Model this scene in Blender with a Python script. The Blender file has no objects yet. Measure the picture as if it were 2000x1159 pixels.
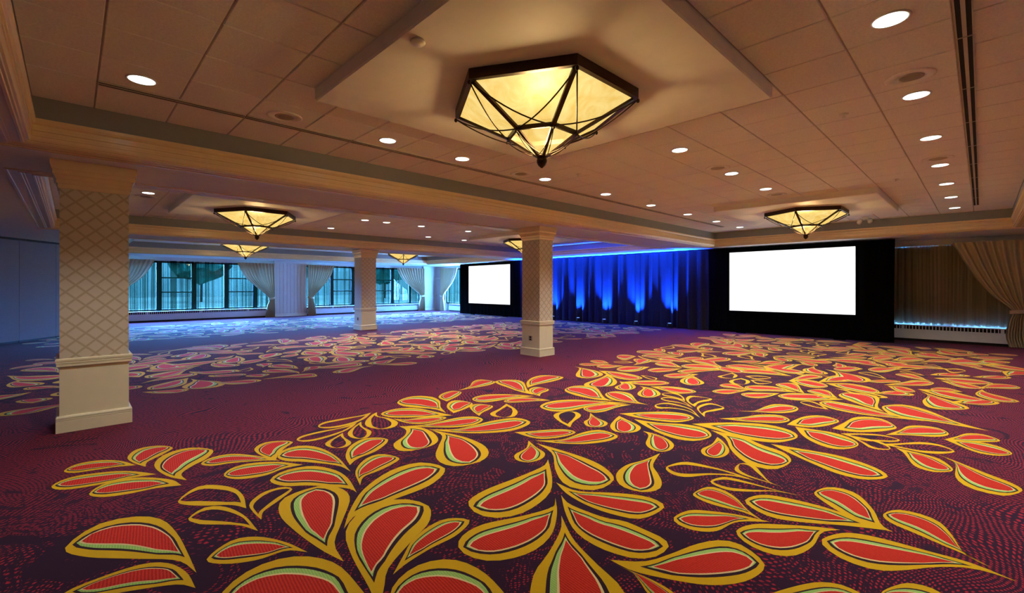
import bpy, bmesh, math, random
from mathutils import Vector
rnd = random.Random(7)
scn = bpy.context.scene
COL = scn.collection
PI = math.pi

# ------------------------------------------------------------------ camera
CAM_H = 1.66
FPX, YAW, HORIZON = 888.4, math.radians(45.9245), 560.5
cam_d = bpy.data.cameras.new('camera'); cam = bpy.data.objects.new('camera', cam_d); COL.objects.link(cam)
cam_d.sensor_fit = 'HORIZONTAL'; cam_d.sensor_width = 36.0
cam_d.lens = FPX / 2000 * 36.0
cam_d.shift_y = -(579.5 - HORIZON) / 2000
cam_d.clip_start = 0.02; cam_d.clip_end = 300
cam.location = (0, 0, CAM_H)
cam.rotation_euler = (PI / 2, 0, YAW - PI / 2)
scn.camera = cam

# ------------------------------------------------------------------ world, exposure
world = bpy.data.worlds.new('world'); scn.world = world; world.use_nodes = True
bg = world.node_tree.nodes['Background']
bg.inputs[0].default_value = (0.10, 0.33, 1.0, 1); bg.inputs[1].default_value = 260.0
vs = scn.view_settings
vs.view_transform = 'Standard'; vs.look = 'None'; vs.exposure = 0.0; vs.gamma = 1.0; vs.use_curve_mapping = False
DOWNLIGHT_W, CHANDELIER_W, UPLIGHT_W = 200.0, 720.0, 16000.0

# heights above the floor
Z_SOF, Z_CEIL, Z_PANEL, Z_CROWN = CAM_H + 1.437, CAM_H + 1.89, CAM_H + 1.77, CAM_H + 1.67
# recessed bays: u0, u1, v0, v1 of the upright fascia (x runs to the screen wall, y to the window wall)
BAYS = [(-0.29, 16.25, -0.52, 6.53), (-0.29, 16.25, 8.47, 15.70), (1.40, 16.25, 17.67, 24.60)]
XL, XR, YN, YF = -4.6, 18.75, -2.3, 27.4     # inner faces of the outer walls

# ------------------------------------------------------------------ materials
MATS = {}
def new_mat(name):
    m = bpy.data.materials.new(name); m.use_nodes = True; MATS[name] = m
    nt = m.node_tree; return m, nt, nt.nodes['Principled BSDF']
def N(nt, t, **kw):
    n = nt.nodes.new(t)
    for k, v in kw.items(): setattr(n, k, v)
    return n
def L(nt, a, b): nt.links.new(a, b)
def math_n(nt, op, a, b=None, c=None):
    n = nt.nodes.new('ShaderNodeMath'); n.operation = op
    for i, x in enumerate((a, b, c)):
        if x is None: continue
        if isinstance(x, (int, float)): n.inputs[i].default_value = x
        else: nt.links.new(x, n.inputs[i])
    return n.outputs[0]
def mix_c(nt, fac, a, b):
    n = nt.nodes.new('ShaderNodeMix'); n.data_type = 'RGBA'
    for i, x in ((0, fac), (6, a), (7, b)):
        if isinstance(x, (int, float)): n.inputs[i].default_value = x
        elif isinstance(x, tuple): n.inputs[i].default_value = (*x[:3], 1)
        else: nt.links.new(x, n.inputs[i])
    return n.outputs[2]
def paint(name, col, rough=0.6, var=0.06, scale=8.0, metal=0.0, bump=0.0, spec=0.3):
    m, nt, b = new_mat(name)
    tc = N(nt, 'ShaderNodeTexCoord'); ns = N(nt, 'ShaderNodeTexNoise'); ns.inputs['Scale'].default_value = scale
    ns.inputs['Detail'].default_value = 4; L(nt, tc.outputs['Object'], ns.inputs['Vector'])
    lo = tuple(c * (1 - var) for c in col); hi = tuple(min(1, c * (1 + var)) for c in col)
    L(nt, mix_c(nt, ns.outputs[0], lo, hi), b.inputs['Base Color'])
    b.inputs['Roughness'].default_value = rough; b.inputs['Metallic'].default_value = metal
    b.inputs['Specular IOR Level'].default_value = spec
    if bump:
        bp = N(nt, 'ShaderNodeBump'); bp.inputs['Strength'].default_value = bump; bp.inputs['Distance'].default_value = 0.004
        L(nt, ns.outputs[0], bp.inputs['Height']); L(nt, bp.outputs[0], b.inputs['Normal'])
    return m
paint('plaster', (0.80, 0.80, 0.80), 0.7)
paint('panel_paint', (0.84, 0.82, 0.76), 0.6)
paint('fascia_grey', (0.26, 0.275, 0.29), 0.7)
paint('crown_paint', (0.80, 0.62, 0.38), 0.22, spec=0.6)
paint('column_paint', (0.76, 0.71, 0.50), 0.5)
paint('tile', (0.85, 0.82, 0.80), 0.85, var=0.16, scale=60, bump=0.4)
paint('grid_metal', (0.50, 0.44, 0.40), 0.5)
paint('trim_white', (0.72, 0.70, 0.64), 0.4)
paint('wall_paint', (0.62, 0.60, 0.58), 0.7)
paint('partition', (0.20, 0.21, 0.24), 0.8, var=0.1, scale=30)
paint('black_metal', (0.012, 0.012, 0.012), 0.5)
paint('slot_black', (0.006, 0.005, 0.005), 0.8)
paint('bronze', (0.055, 0.03, 0.016), 0.38, var=0.25, scale=30, metal=0.75, spec=0.5)
paint('glare_plate_dark', (0.035, 0.028, 0.02), 0.6)
paint('velvet', (0.024, 0.024, 0.03), 0.9, spec=0.1)
paint('mask_black', (0.003, 0.003, 0.003), 0.95, spec=0.0)
paint('window_frame', (0.035, 0.045, 0.05), 0.5)
paint('convector', (0.62, 0.64, 0.66), 0.45)
paint('door_paint', (0.60, 0.60, 0.60), 0.5)
paint('chrome', (0.6, 0.6, 0.6), 0.25, metal=1.0)
paint('speaker_grille', (0.54, 0.47, 0.42), 0.6)
paint('shade_fabric', (0.10, 0.085, 0.03), 0.9)
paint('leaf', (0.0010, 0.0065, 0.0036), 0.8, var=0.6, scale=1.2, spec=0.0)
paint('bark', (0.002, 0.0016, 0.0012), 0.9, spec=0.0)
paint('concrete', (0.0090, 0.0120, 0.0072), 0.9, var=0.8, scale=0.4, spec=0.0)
paint('backdrop_blotch', (0.0110, 0.0160, 0.0100), 0.9, var=0.95, scale=0.12, spec=0.0)  # backdrop colour; blotches imitate bright light in the gaps between trees
paint('outlet', (0.45, 0.38, 0.30), 0.5)

def emit(name, col, strength):
    m = bpy.data.materials.new(name); m.use_nodes = True; nt = m.node_tree; nt.nodes.clear()
    o = N(nt, 'ShaderNodeOutputMaterial'); e = N(nt, 'ShaderNodeEmission')
    e.inputs[0].default_value = (*col, 1); e.inputs[1].default_value = strength; L(nt, e.outputs[0], o.inputs[0]); MATS[name] = m
emit('lamp_white', (0.93, 1.0, 0.90), 5.0)
emit('screen', (1, 1, 1), 1.5)
emit('led_blue', (0.2, 0.4, 1.0), 3.0)

def art_glass():
    m = bpy.data.materials.new('art_glass'); m.use_nodes = True; nt = m.node_tree; nt.nodes.clear(); MATS['art_glass'] = m
    o = N(nt, 'ShaderNodeOutputMaterial'); e = N(nt, 'ShaderNodeEmission'); t = N(nt, 'ShaderNodeBsdfTransparent'); a = N(nt, 'ShaderNodeAddShader')
    tc = N(nt, 'ShaderNodeTexCoord'); mp = N(nt, 'ShaderNodeMapping'); mp.inputs['Scale'].default_value = (1, 1, 0.6)
    ns = N(nt, 'ShaderNodeTexNoise'); ns.inputs['Scale'].default_value = 5; ns.inputs['Detail'].default_value = 5; ns.inputs['Distortion'].default_value = 1.5
    L(nt, tc.outputs['Object'], mp.inputs['Vector']); L(nt, mp.outputs[0], ns.inputs['Vector'])
    cr = N(nt, 'ShaderNodeValToRGB'); r = cr.color_ramp
    r.elements[0].position = 0.3; r.elements[0].color = (0.86, 0.54, 0.11, 1); r.elements[1].position = 0.75; r.elements[1].color = (1.0, 0.80, 0.30, 1)
    L(nt, ns.outputs[0], cr.inputs[0]); L(nt, cr.outputs[0], e.inputs[0]); e.inputs[1].default_value = 0.95
    t.inputs[0].default_value = (0.11, 0.085, 0.045, 1)
    L(nt, e.outputs[0], a.inputs[0]); L(nt, t.outputs[0], a.inputs[1]); L(nt, a.outputs[0], o.inputs[0])
art_glass()

def sheer(name, col, transp):
    m = bpy.data.materials.new(name); m.use_nodes = True; nt = m.node_tree; nt.nodes.clear(); MATS[name] = m
    o = N(nt, 'ShaderNodeOutputMaterial'); d = N(nt, 'ShaderNodeBsdfDiffuse'); tl = N(nt, 'ShaderNodeBsdfTranslucent'); tr = N(nt, 'ShaderNodeBsdfTransparent')
    for n in (d, tl): n.inputs[0].default_value = (*col, 1)
    m1 = N(nt, 'ShaderNodeMixShader'); m1.inputs[0].default_value = 0.5; L(nt, d.outputs[0], m1.inputs[1]); L(nt, tl.outputs[0], m1.inputs[2])
    m2 = N(nt, 'ShaderNodeMixShader'); L(nt, m1.outputs[0], m2.inputs[1]); L(nt, tr.outputs[0], m2.inputs[2])
    # weave: denser where the cloth folds over itself
    tc = N(nt, 'ShaderNodeTexCoord'); mp = N(nt, 'ShaderNodeMapping'); mp.inputs['Scale'].default_value = (13, 13, 0.05)
    ns = N(nt, 'ShaderNodeTexNoise'); ns.inputs['Scale'].default_value = 1.0; ns.inputs['Detail'].default_value = 3
    L(nt, tc.outputs['Object'], mp.inputs['Vector']); L(nt, mp.outputs[0], ns.inputs['Vector'])
    mr = N(nt, 'ShaderNodeMapRange'); mr.inputs[1].default_value = 0.38; mr.inputs[2].default_value = 0.62
    mr.inputs[3].default_value = transp * 0.2; mr.inputs[4].default_value = min(0.95, transp * 1.8)
    L(nt, ns.outputs[0], mr.inputs[0]); L(nt, mr.outputs[0], m2.inputs[0]); L(nt, m2.outputs[0], o.inputs[0])
sheer('sheer_cloth', (0.0014, 0.0042, 0.0017), 0.46)
sheer('sheer_brown', (0.50, 0.42, 0.26), 0.20)

def cloth(name, col, back):
    m, nt, b = new_mat(name); o = nt.nodes['Material Output']
    tc = N(nt, 'ShaderNodeTexCoord'); ns = N(nt, 'ShaderNodeTexNoise'); ns.inputs['Scale'].default_value = 25; L(nt, tc.outputs['Object'], ns.inputs['Vector'])
    c = mix_c(nt, ns.outputs[0], tuple(x * .85 for x in col), tuple(min(1, x * 1.12) for x in col)); L(nt, c, b.inputs['Base Color']); b.inputs['Roughness'].default_value = 0.85
    tl = N(nt, 'ShaderNodeBsdfTranslucent'); L(nt, c, tl.inputs[0]); mx = N(nt, 'ShaderNodeMixShader'); mx.inputs[0].default_value = back
    L(nt, b.outputs[0], mx.inputs[1]); L(nt, tl.outputs[0], mx.inputs[2]); L(nt, mx.outputs[0], o.inputs[0])
cloth('curtain', (0.58, 0.49, 0.32), 0.04)
def glass():
    m = bpy.data.materials.new('pane_glass'); m.use_nodes = True; nt = m.node_tree; nt.nodes.clear(); MATS['pane_glass'] = m
    o = N(nt, 'ShaderNodeOutputMaterial'); t = N(nt, 'ShaderNodeBsdfTransparent'); g = N(nt, 'ShaderNodeBsdfGlossy'); g.inputs['Roughness'].default_value = 0.02
    t.inputs[0].default_value = (0.9, 0.97, 0.95, 1)
    mx = N(nt, 'ShaderNodeMixShader'); mx.inputs[0].default_value = 0.06; L(nt, t.outputs[0], mx.inputs[1]); L(nt, g.outputs[0], mx.inputs[2]); L(nt, mx.outputs[0], o.inputs[0])
glass()

def wallpaper(name, base, line, w, h):
    m, nt, b = new_mat(name)
    g = N(nt, 'ShaderNodeNewGeometry'); sp = N(nt, 'ShaderNodeSeparateXYZ'); L(nt, g.outputs['Position'], sp.inputs[0])
    hx = math_n(nt, 'ADD', sp.outputs[0], sp.outputs[1])
    def tri(x, period):
        f = math_n(nt, 'FRACT', math_n(nt, 'DIVIDE', x, period)); return math_n(nt, 'MULTIPLY', math_n(nt, 'ABSOLUTE', math_n(nt, 'SUBTRACT', f, 0.5)), 2.0)
    s = math_n(nt, 'ADD', tri(hx, w), tri(sp.outputs[2], h))
    d = math_n(nt, 'ABSOLUTE', math_n(nt, 'SUBTRACT', s, 1.0))
    mr = N(nt, 'ShaderNodeMapRange'); mr.interpolation_type = 'SMOOTHSTEP'; L(nt, d, mr.inputs[0])
    mr.inputs[1].default_value = 0.06; mr.inputs[2].default_value = 0.30; mr.inputs[3].default_value = 1; mr.inputs[4].default_value = 0
    L(nt, mix_c(nt, mr.outputs[0], base, line), b.inputs['Base Color']); b.inputs['Roughness'].default_value = 0.5
wallpaper('wallpaper_lattice', (0.60, 0.55, 0.45), (0.45, 0.38, 0.26), 0.170, 0.160)

def carpet():
    m, nt, b = new_mat('carpet_ground')
    g = N(nt, 'ShaderNodeNewGeometry')
    n1 = N(nt, 'ShaderNodeTexNoise'); n1.inputs['Scale'].default_value = 0.9; n1.inputs['Detail'].default_value = 1; L(nt, g.outputs['Position'], n1.inputs['Vector'])
    vm = N(nt, 'ShaderNodeVectorMath'); vm.operation = 'MULTIPLY_ADD'; vm.inputs[1].default_value = (0.9, 0.9, 0); L(nt, n1.outputs['Color'], vm.inputs[0]); L(nt, g.outputs['Position'], vm.inputs[2])
    mp = N(nt, 'ShaderNodeMapping'); mp.inputs['Rotation'].default_value = (0, 0, 0.5); mp.inputs['Scale'].default_value = (26, 48, 1); L(nt, vm.outputs[0], mp.inputs['Vector'])
    vo = N(nt, 'ShaderNodeTexVoronoi'); vo.voronoi_dimensions = '2D'; vo.inputs['Scale'].default_value = 1.0; vo.inputs['Randomness'].default_value = 0.22
    L(nt, mp.outputs[0], vo.inputs['Vector'])
    dot = N(nt, 'ShaderNodeMapRange'); L(nt, vo.outputs['Distance'], dot.inputs[0])
    dot.inputs[1].default_value = 0.18; dot.inputs[2].default_value = 0.36; dot.inputs[3].default_value = 1; dot.inputs[4].default_value = 0
    # swirls without dots, stronger inside the flower bands
    n2 = N(nt, 'ShaderNodeTexNoise'); n2.inputs['Scale'].default_value = 1.5; n2.inputs['Detail'].default_value = 2.5; n2.inputs['Distortion'].default_value = 3.2
    L(nt, g.outputs['Position'], n2.inputs['Vector'])
    sp = N(nt, 'ShaderNodeSeparateXYZ'); L(nt, g.outputs['Position'], sp.inputs[0])
    ph = math_n(nt, 'MULTIPLY', math_n(nt, 'SUBTRACT', sp.outputs[1], 2.7), 2 * PI / 9.2)
    band = math_n(nt, 'MULTIPLY_ADD', math_n(nt, 'COSINE', ph), 0.5, 0.5)
    th = math_n(nt, 'MULTIPLY_ADD', band, 0.17, 0.31)
    sw = N(nt, 'ShaderNodeMapRange'); L(nt, math_n(nt, 'SUBTRACT', n2.outputs[0], th), sw.inputs[0])
    sw.inputs[1].default_value = -0.03; sw.inputs[2].default_value = 0.03
    # inside the bands the dots run in contour rows round the swirls
    wv = math_n(nt, 'SINE', math_n(nt, 'MULTIPLY', n2.outputs[0], 75.0))
    rw = N(nt, 'ShaderNodeMapRange'); L(nt, math_n(nt, 'ADD', wv, math_n(nt, 'MULTIPLY_ADD', band, -1.5, 1.7)), rw.inputs[0])
    rw.inputs[1].default_value = 0.0; rw.inputs[2].default_value = 0.4
    fac = math_n(nt, 'MULTIPLY', math_n(nt, 'MULTIPLY', dot.outputs[0], sw.outputs[0]), rw.outputs[0])
    c = mix_c(nt, fac, (0.026, 0.009, 0.028), (0.38, 0.021, 0.045))
    L(nt, c, b.inputs['Base Color']); b.inputs['Roughness'].default_value = 0.95; b.inputs['Specular IOR Level'].default_value = 0.1
    b.inputs['Sheen Weight'].default_value = 0.04
carpet()
def yarn(name, a, c, scale, rot):
    m, nt, b = new_mat(name)
    g = N(nt, 'ShaderNodeNewGeometry'); mp = N(nt, 'ShaderNodeMapping'); mp.inputs['Rotation'].default_value = (0, 0, rot); L(nt, g.outputs['Position'], mp.inputs['Vector'])
    w = N(nt, 'ShaderNodeTexWave'); w.inputs['Scale'].default_value = scale; w.inputs['Distortion'].default_value = 1.0; w.inputs['Detail'].default_value = 2; L(nt, mp.outputs[0], w.inputs['Vector'])
    ns = N(nt, 'ShaderNodeTexNoise'); ns.inputs['Scale'].default_value = 90; L(nt, g.outputs['Position'], ns.inputs['Vector'])
    f = math_n(nt, 'MULTIPLY_ADD', ns.outputs[0], 0.5, math_n(nt, 'MULTIPLY', w.outputs[0], 0.5))
    L(nt, mix_c(nt, f, a, c), b.inputs['Base Color']); b.inputs['Roughness'].default_value = 0.85; b.inputs['Specular IOR Level'].default_value = 0.12
    b.inputs['Sheen Weight'].default_value = 0.12; b.inputs['Sheen Roughness'].default_value = 0.25
yarn('yarn_gold', (0.52, 0.33, 0.004), (0.66, 0.44, 0.010), 60, 0.3)
yarn('yarn_red', (0.26, 0.006, 0.006), (0.72, 0.050, 0.024), 19, 0.1)
yarn('yarn_green', (0.22, 0.44, 0.08), (0.40, 0.66, 0.22), 22, 0.1)
yarn('yarn_cream', (0.62, 0.50, 0.22), (0.80, 0.70, 0.40), 40, 0.1)
yarn('yarn_dark', (0.020, 0.010, 0.016), (0.036, 0.016, 0.028), 60, 0.1)

# ------------------------------------------------------------------ mesh helpers
class MB:
    def __init__(s): s.v = []; s.f = []; s.mi = []; s.sm = []
    def add(s, vs_, fs, mi=0, smooth=False):
        o = len(s.v); s.v += [tuple(p) for p in vs_]
        for f in fs: s.f.append([i + o for i in f]); s.mi.append(mi); s.sm.append(smooth)
    def box(s, x0, x1, y0, y1, z0, z1, mi=0):
        s.add([(x0, y0, z0), (x1, y0, z0), (x1, y1, z0), (x0, y1, z0), (x0, y0, z1), (x1, y0, z1), (x1, y1, z1), (x0, y1, z1)],
              [(0, 3, 2, 1), (4, 5, 6, 7), (0, 1, 5, 4), (1, 2, 6, 5), (2, 3, 7, 6), (3, 0, 4, 7)], mi)
    def bar(s, a, b, w, h, up=(0, 0, 1), mi=0):
        a, b = Vector(a), Vector(b); d = (b - a).normalized(); u = Vector(up)
        if abs(d.dot(u)) > 0.98: u = Vector((1, 0, 0))
        x = d.cross(u).normalized() * (w / 2); y = x.cross(d).normalized() * (h / 2)
        P = [p + i * x + j * y for p in (a, b) for i, j in ((-1, -1), (1, -1), (1, 1), (-1, 1))]
        s.add(P, [(3, 2, 1, 0), (4, 5, 6, 7), (0, 1, 5, 4), (1, 2, 6, 5), (2, 3, 7, 6), (3, 0, 4, 7)], mi)
    def tube(s, pts, r, n=6, mi=0):
        pts = [Vector(p) for p in pts]; rings = []
        for i, p in enumerate(pts):
            d = (pts[min(i + 1, len(pts) - 1)] - pts[max(i - 1, 0)]).normalized()
            u = Vector((0, 0, 1)) if abs(d.z) < 0.95 else Vector((1, 0, 0))
            x = d.cross(u).normalized(); y = d.cross(x)
            rings.append([p + r * (math.cos(2 * PI * k / n) * x + math.sin(2 * PI * k / n) * y) for k in range(n)])
        V = [q for g in rings for q in g]; F = []
        for i in range(len(pts) - 1):
            for k in range(n): F.append((i * n + k, i * n + (k + 1) % n, (i + 1) * n + (k + 1) % n, (i + 1) * n + k))
        F.append(tuple(range(n))[::-1]); F.append(tuple(range((len(pts) - 1) * n, len(pts) * n))); s.add(V, F, mi, True)
    def lathe(s, prof, c=(0, 0, 0), n=20, mi=0, smooth=True):
        V = []; F = []; m = len(prof)
        for r, z in prof:
            for k in range(n): V.append((c[0] + r * math.cos(2 * PI * k / n), c[1] + r * math.sin(2 * PI * k / n), c[2] + z))
        for i in range(m - 1):
            for k in range(n): F.append((i * n + k, i * n + (k + 1) % n, (i + 1) * n + (k + 1) % n, (i + 1) * n + k))
        F.append(tuple(range(n))[::-1]); F.append(tuple(range((m - 1) * n, m * n))); s.add(V, F, mi, smooth)
    def build(s, name, mats, parent=None, loc=None):
        me = bpy.data.meshes.new(name); me.from_pydata(s.v, [], s.f)
        for m in ([mats] if isinstance(mats, str) else mats): me.materials.append(MATS[m])
        me.polygons.foreach_set('material_index', s.mi); me.polygons.foreach_set('use_smooth', s.sm); me.update()
        return link(name, me, parent, loc)
def link(name, me, parent=None, loc=None):
    o = bpy.data.objects.new(name, me); COL.objects.link(o)
    if parent is not None: o.parent = parent
    if loc is not None: o.location = loc
    return o
def tag(o, label=None, cat=None, group=None, kind=None):
    for k, v in (('label', label), ('category', cat), ('group', group), ('kind', kind)):
        if v: o[k] = v
    return o
def empty(name, loc=(0, 0, 0), rz=0.0):
    o = bpy.data.objects.new(name, None); COL.objects.link(o); o.location = loc; o.rotation_euler = (0, 0, rz); o.empty_display_size = 0.1; return o
def boxo(name, mat, dims, parent=None, loc=None):
    m = MB(); m.box(*dims); return m.build(name, mat, parent, loc)
def copy_tree(o, parent=None):
    c = o.copy(); COL.objects.link(c)
    if parent is not None: c.parent = parent
    for ch in list(o.children): copy_tree(ch, c)
    return c
def lamp(name, kind, parent, loc, energy, col, rot=None, **kw):
    d = bpy.data.lights.new(name, kind); d.energy = energy; d.color = col
    for k, v in kw.items(): setattr(d, k, v)
    o = bpy.data.objects.new(name, d); COL.objects.link(o); o.parent = parent; o.location = loc
    if rot: o.rotation_euler = rot
    return o
ORD = ['first', 'second', 'third', 'fourth', 'fifth', 'sixth', 'seventh', 'eighth', 'ninth', 'tenth']

# ------------------------------------------------------------------ room shell
fl = MB(); fl.add([(XL - .3, YN - .3, 0), (XR + .3, YN - .3, 0), (XR + .3, YF + .3, 0), (XL - .3, YF + .3, 0)], [(0, 1, 2, 3)])
floor = tag(fl.build('floor', 'carpet_ground'), 'dark plum carpet with red dashes and golden leaf sprays across the ballroom', kind='structure')

CREST = 0.30
def rect_at(b, p):            # fascia rectangle grown to the soffit edge, shrunk by p
    g = CREST - p; return (b[0] - g, b[1] + g, b[2] - g, b[3] + g)
def sweep(prof, b, name, mat, label):
    m = MB(); V = []
    for p, z in prof:
        x0, x1, y0, y1 = rect_at(b, p); V += [(x0, y0, z), (x1, y0, z), (x1, y1, z), (x0, y1, z)]
    F = []
    for i in range(len(prof) - 1):
        for k in range(4): F.append((i * 4 + k, (i + 1) * 4 + k, (i + 1) * 4 + (k + 1) % 4, i * 4 + (k + 1) % 4))
    m.add(V, F); return tag(m.build(name, mat), label, kind='structure')
PROF = [(0, .012), (0, -.018), (.025, -.018), (.03, -.004), (.11, -.004), (.115, -.016), (.135, -.016), (.14, -.008), (.16, -.008), (.165, 0), (.225, 0), (.23, -.014),
        (.25, -.014), (.255, -.004), (.27, -.004), (.275, .01), (.29, .012), (.30, .03), (.30, .06), (.308, .062), (.308, .082), (.296, .086), (.296, .112), (.312, .116), (.312, .142),
        (.300, .146), (.300, .172), (.320, .182), (.336, .202), (.336, .233), (.298, .233)]
BN = ['bay nearest the camera', 'middle bay', 'bay along the windows']
for i, b in enumerate(BAYS):
    sweep([(p, Z_SOF + q) for p, q in PROF], b, 'trim_%d' % (i + 1), 'crown_paint', 'stepped tan crown moulding round the ceiling recess of the ' + BN[i])
    sweep([(CREST, Z_CROWN - .02), (CREST, Z_CEIL + .03)], b, 'trim_%d' % (i + 4), 'fascia_grey', 'grey upright band above the crown moulding of the ' + BN[i])
sf = MB(); T_ = .06
edges = [rect_at(b, 0) for b in BAYS]; yy = YN - .2
for e in edges:
    sf.box(XL - .2, XR + .2, yy, e[2], Z_SOF, Z_SOF + T_)
    sf.box(XL - .2, e[0], e[2], e[3], Z_SOF, Z_SOF + T_); sf.box(e[1], XR + .2, e[2], e[3], Z_SOF, Z_SOF + T_); yy = e[3]
sf.box(XL - .2, XR + .2, yy, YF + .2, Z_SOF, Z_SOF + T_)
tag(sf.build('ceiling_soffit', 'plaster'), 'flat mauve-brown soffit under the broad beams between the ceiling recesses', kind='structure')

# tiled ceilings of the recesses, each tile its own piece hanging a little below the joints
PANELS = [[(3.19, 2.89), (12.45, 2.89)], [(3.19, 12.07), (12.40, 12.07)], [(5.15, 21.1), (12.5, 21.1)]]
PH = 1.525
def cuts(a, b, g0, step, lo_keep, hi_keep):
    xs = []; k = math.floor((a - g0) / step) + 1
    while g0 + k * step < b - 1e-6: xs.append(g0 + k * step); k += 1
    xs = [x for x in xs if x > a + lo_keep and x < b - hi_keep]
    return [a] + xs + [b]
tile_me = {}
def tile_mesh(w, d):
    k = (round(w, 3), round(d, 3))
    if k not in tile_me:
        m = MB(); a, c, e = w / 2 - .006, d / 2 - .006, .005
        V = [(-a + e, -c + e, -.012), (a - e, -c + e, -.012), (a - e, c - e, -.012), (-a + e, c - e, -.012), (-a, -c, -.006), (a, -c, -.006), (a, c, -.006), (-a, c, -.006), (-a, -c, .004), (a, -c, .004), (a, c, .004), (-a, c, .004)]
        F = [(3, 2, 1, 0)] + [(i, (i + 1) % 4, 4 + (i + 1) % 4, 4 + i) for i in range(4)] + [(4 + i, 4 + (i + 1) % 4, 8 + (i + 1) % 4, 8 + i) for i in range(4)]
        m.add(V, F); me = bpy.data.meshes.new('ceiling_tile'); me.from_pydata(m.v, [], m.f); me.materials.append(MATS['tile']); me.update(); tile_me[k] = me
    return tile_me[k]
for i, b in enumerate(BAYS):
    m = MB(); m.box(b[0] - .02, b[1] + .02, b[2] - .02, b[3] + .02, Z_CEIL + .012, Z_CEIL + .05)
    c = tag(m.build('ceiling', 'grid_metal' if i < 2 else 'tile'), 'suspended tile ceiling with thin joints in the ' + BN[i], kind='structure')
    if i == 2: continue
    us = cuts(b[0], b[1], .17, .61, .2, .2)
    vs_ = cuts(b[2], b[3], .14 if i == 0 else 8.97, .61, .2, .5)
    for a0, a1 in zip(us, us[1:]):
        for c0, c1 in zip(vs_, vs_[1:]):
            cx, cy = (a0 + a1) / 2, (c0 + c1) / 2
            if any(abs(cx - p[0]) < PH - .31 and abs(cy - p[1]) < PH - .31 for p in PANELS[i]): continue
            link('ceiling_tile', tile_mesh(a1 - a0, c1 - c0), c, (cx, cy, Z_CEIL + .012))
WHERE = [['over the nearest carpet', 'in front of the right screen'], ['beyond the wide left column', 'behind the middle column'], ['by the left window', 'by the right window']]
for i in range(3):
    for j, (x, y) in enumerate(PANELS[i]):
        m = MB(); e = .012
        z0, z1 = Z_PANEL, Z_CEIL + .02
        V = [(x - PH + e, y - PH + e, z0), (x + PH - e, y - PH + e, z0), (x + PH - e, y + PH - e, z0), (x - PH + e, y + PH - e, z0), (x - PH, y - PH, z0 + e), (x + PH, y - PH, z0 + e), (x + PH, y + PH, z0 + e), (x - PH, y + PH, z0 + e),
             (x - PH, y - PH, z1), (x + PH, y - PH, z1), (x + PH, y + PH, z1), (x - PH, y + PH, z1)]
        m.add(V, [(3, 2, 1, 0)] + [(k, (k + 1) % 4, 4 + (k + 1) % 4, 4 + k) for k in range(4)] + [(4 + k, 4 + (k + 1) % 4, 8 + (k + 1) % 4, 8 + k) for k in range(4)] + [(8, 9, 10, 11)])
        tag(m.build('ceiling_panel', 'panel_paint'), 'square smooth dropped panel holding the hexagonal light ' + WHERE[i][j], kind='structure')

# walls
WIN1, WIN2 = (1.0, 8.05), (9.77, 17.7); SILL, HEAD = .50, 2.90
WT = .25
def holed(name, along, fixed, out, a, b, openings, z0, z1, mat, label):
    m = MB(); cur = a
    def put(s, e, lo, hi):
        if e - s < 1e-4 or hi - lo < 1e-4: return
        if along == 'x': m.box(s, e, min(fixed, fixed + out), max(fixed, fixed + out), lo, hi)
        else: m.box(min(fixed, fixed + out), max(fixed, fixed + out), s, e, lo, hi)
    for (s, e, lo, hi) in openings:
        put(cur, s, z0, z1); put(s, e, z0, lo); put(s, e, hi, z1); cur = e
    put(cur, b, z0, z1); return tag(m.build(name, mat), label, kind='structure')
holed('wall_window', 'x', YF, WT, XL - WT, XR + WT, [(*WIN1, SILL, HEAD), (*WIN2, SILL, HEAD)], 0, Z_SOF, 'wall_paint', 'long pale wall pierced by two wide curtained windows')
WINR, WINF = (-1.9, 3.4), (21.4, 26.05)
holed('wall_screen', 'y', XR, WT, YN - WT, YF, [(*WINR, SILL, HEAD), (*WINF, SILL, HEAD)], 0, Z_SOF, 'wall_paint', 'end wall behind the black drapes and screens')
holed('wall_right', 'x', YN, -WT, XL - WT, XR, [], 0, Z_SOF, 'wall_paint', 'plain side wall to the right of the camera')
holed('wall_left', 'y', XL, -WT, YN, YF, [], 0, Z_SOF, 'wall_paint', 'plain end wall to the left of the camera')
# pier between the windows, with paper stripes as shallow battens
m = MB(); m.box(8.05, 9.77, YF - .22, YF + .01, 0, Z_SOF); pier = tag(m.build('wall_pier', 'wall_paint'), 'pale striped pier between the two curtained windows', kind='structure')
for k in range(9):
    x = 8.15 + k * 1.52 / 8; boxo('batten', 'wall_paint', (x - .02, x + .02, YF - .232, YF - .215, .18, Z_SOF - .12), pier)
tag(boxo('baseboard_window', 'trim_white', (8.03, 9.79, YF - .25, YF - .2, 0, .16)), 'white baseboard along the foot of the striped pier', kind='structure')
m = MB(); m.box(17.7, XR - .001, YF - .22, YF + .01, 0, Z_SOF); tag(m.build('wall_corner', 'wall_paint'), 'narrow pale wall beside the corner door', kind='structure')
tag(boxo('baseboard_corner', 'trim_white', (17.68, XR - .05, YF - .25, YF - .21, 0, .16)), 'white baseboard of the far corner', kind='structure')

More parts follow.
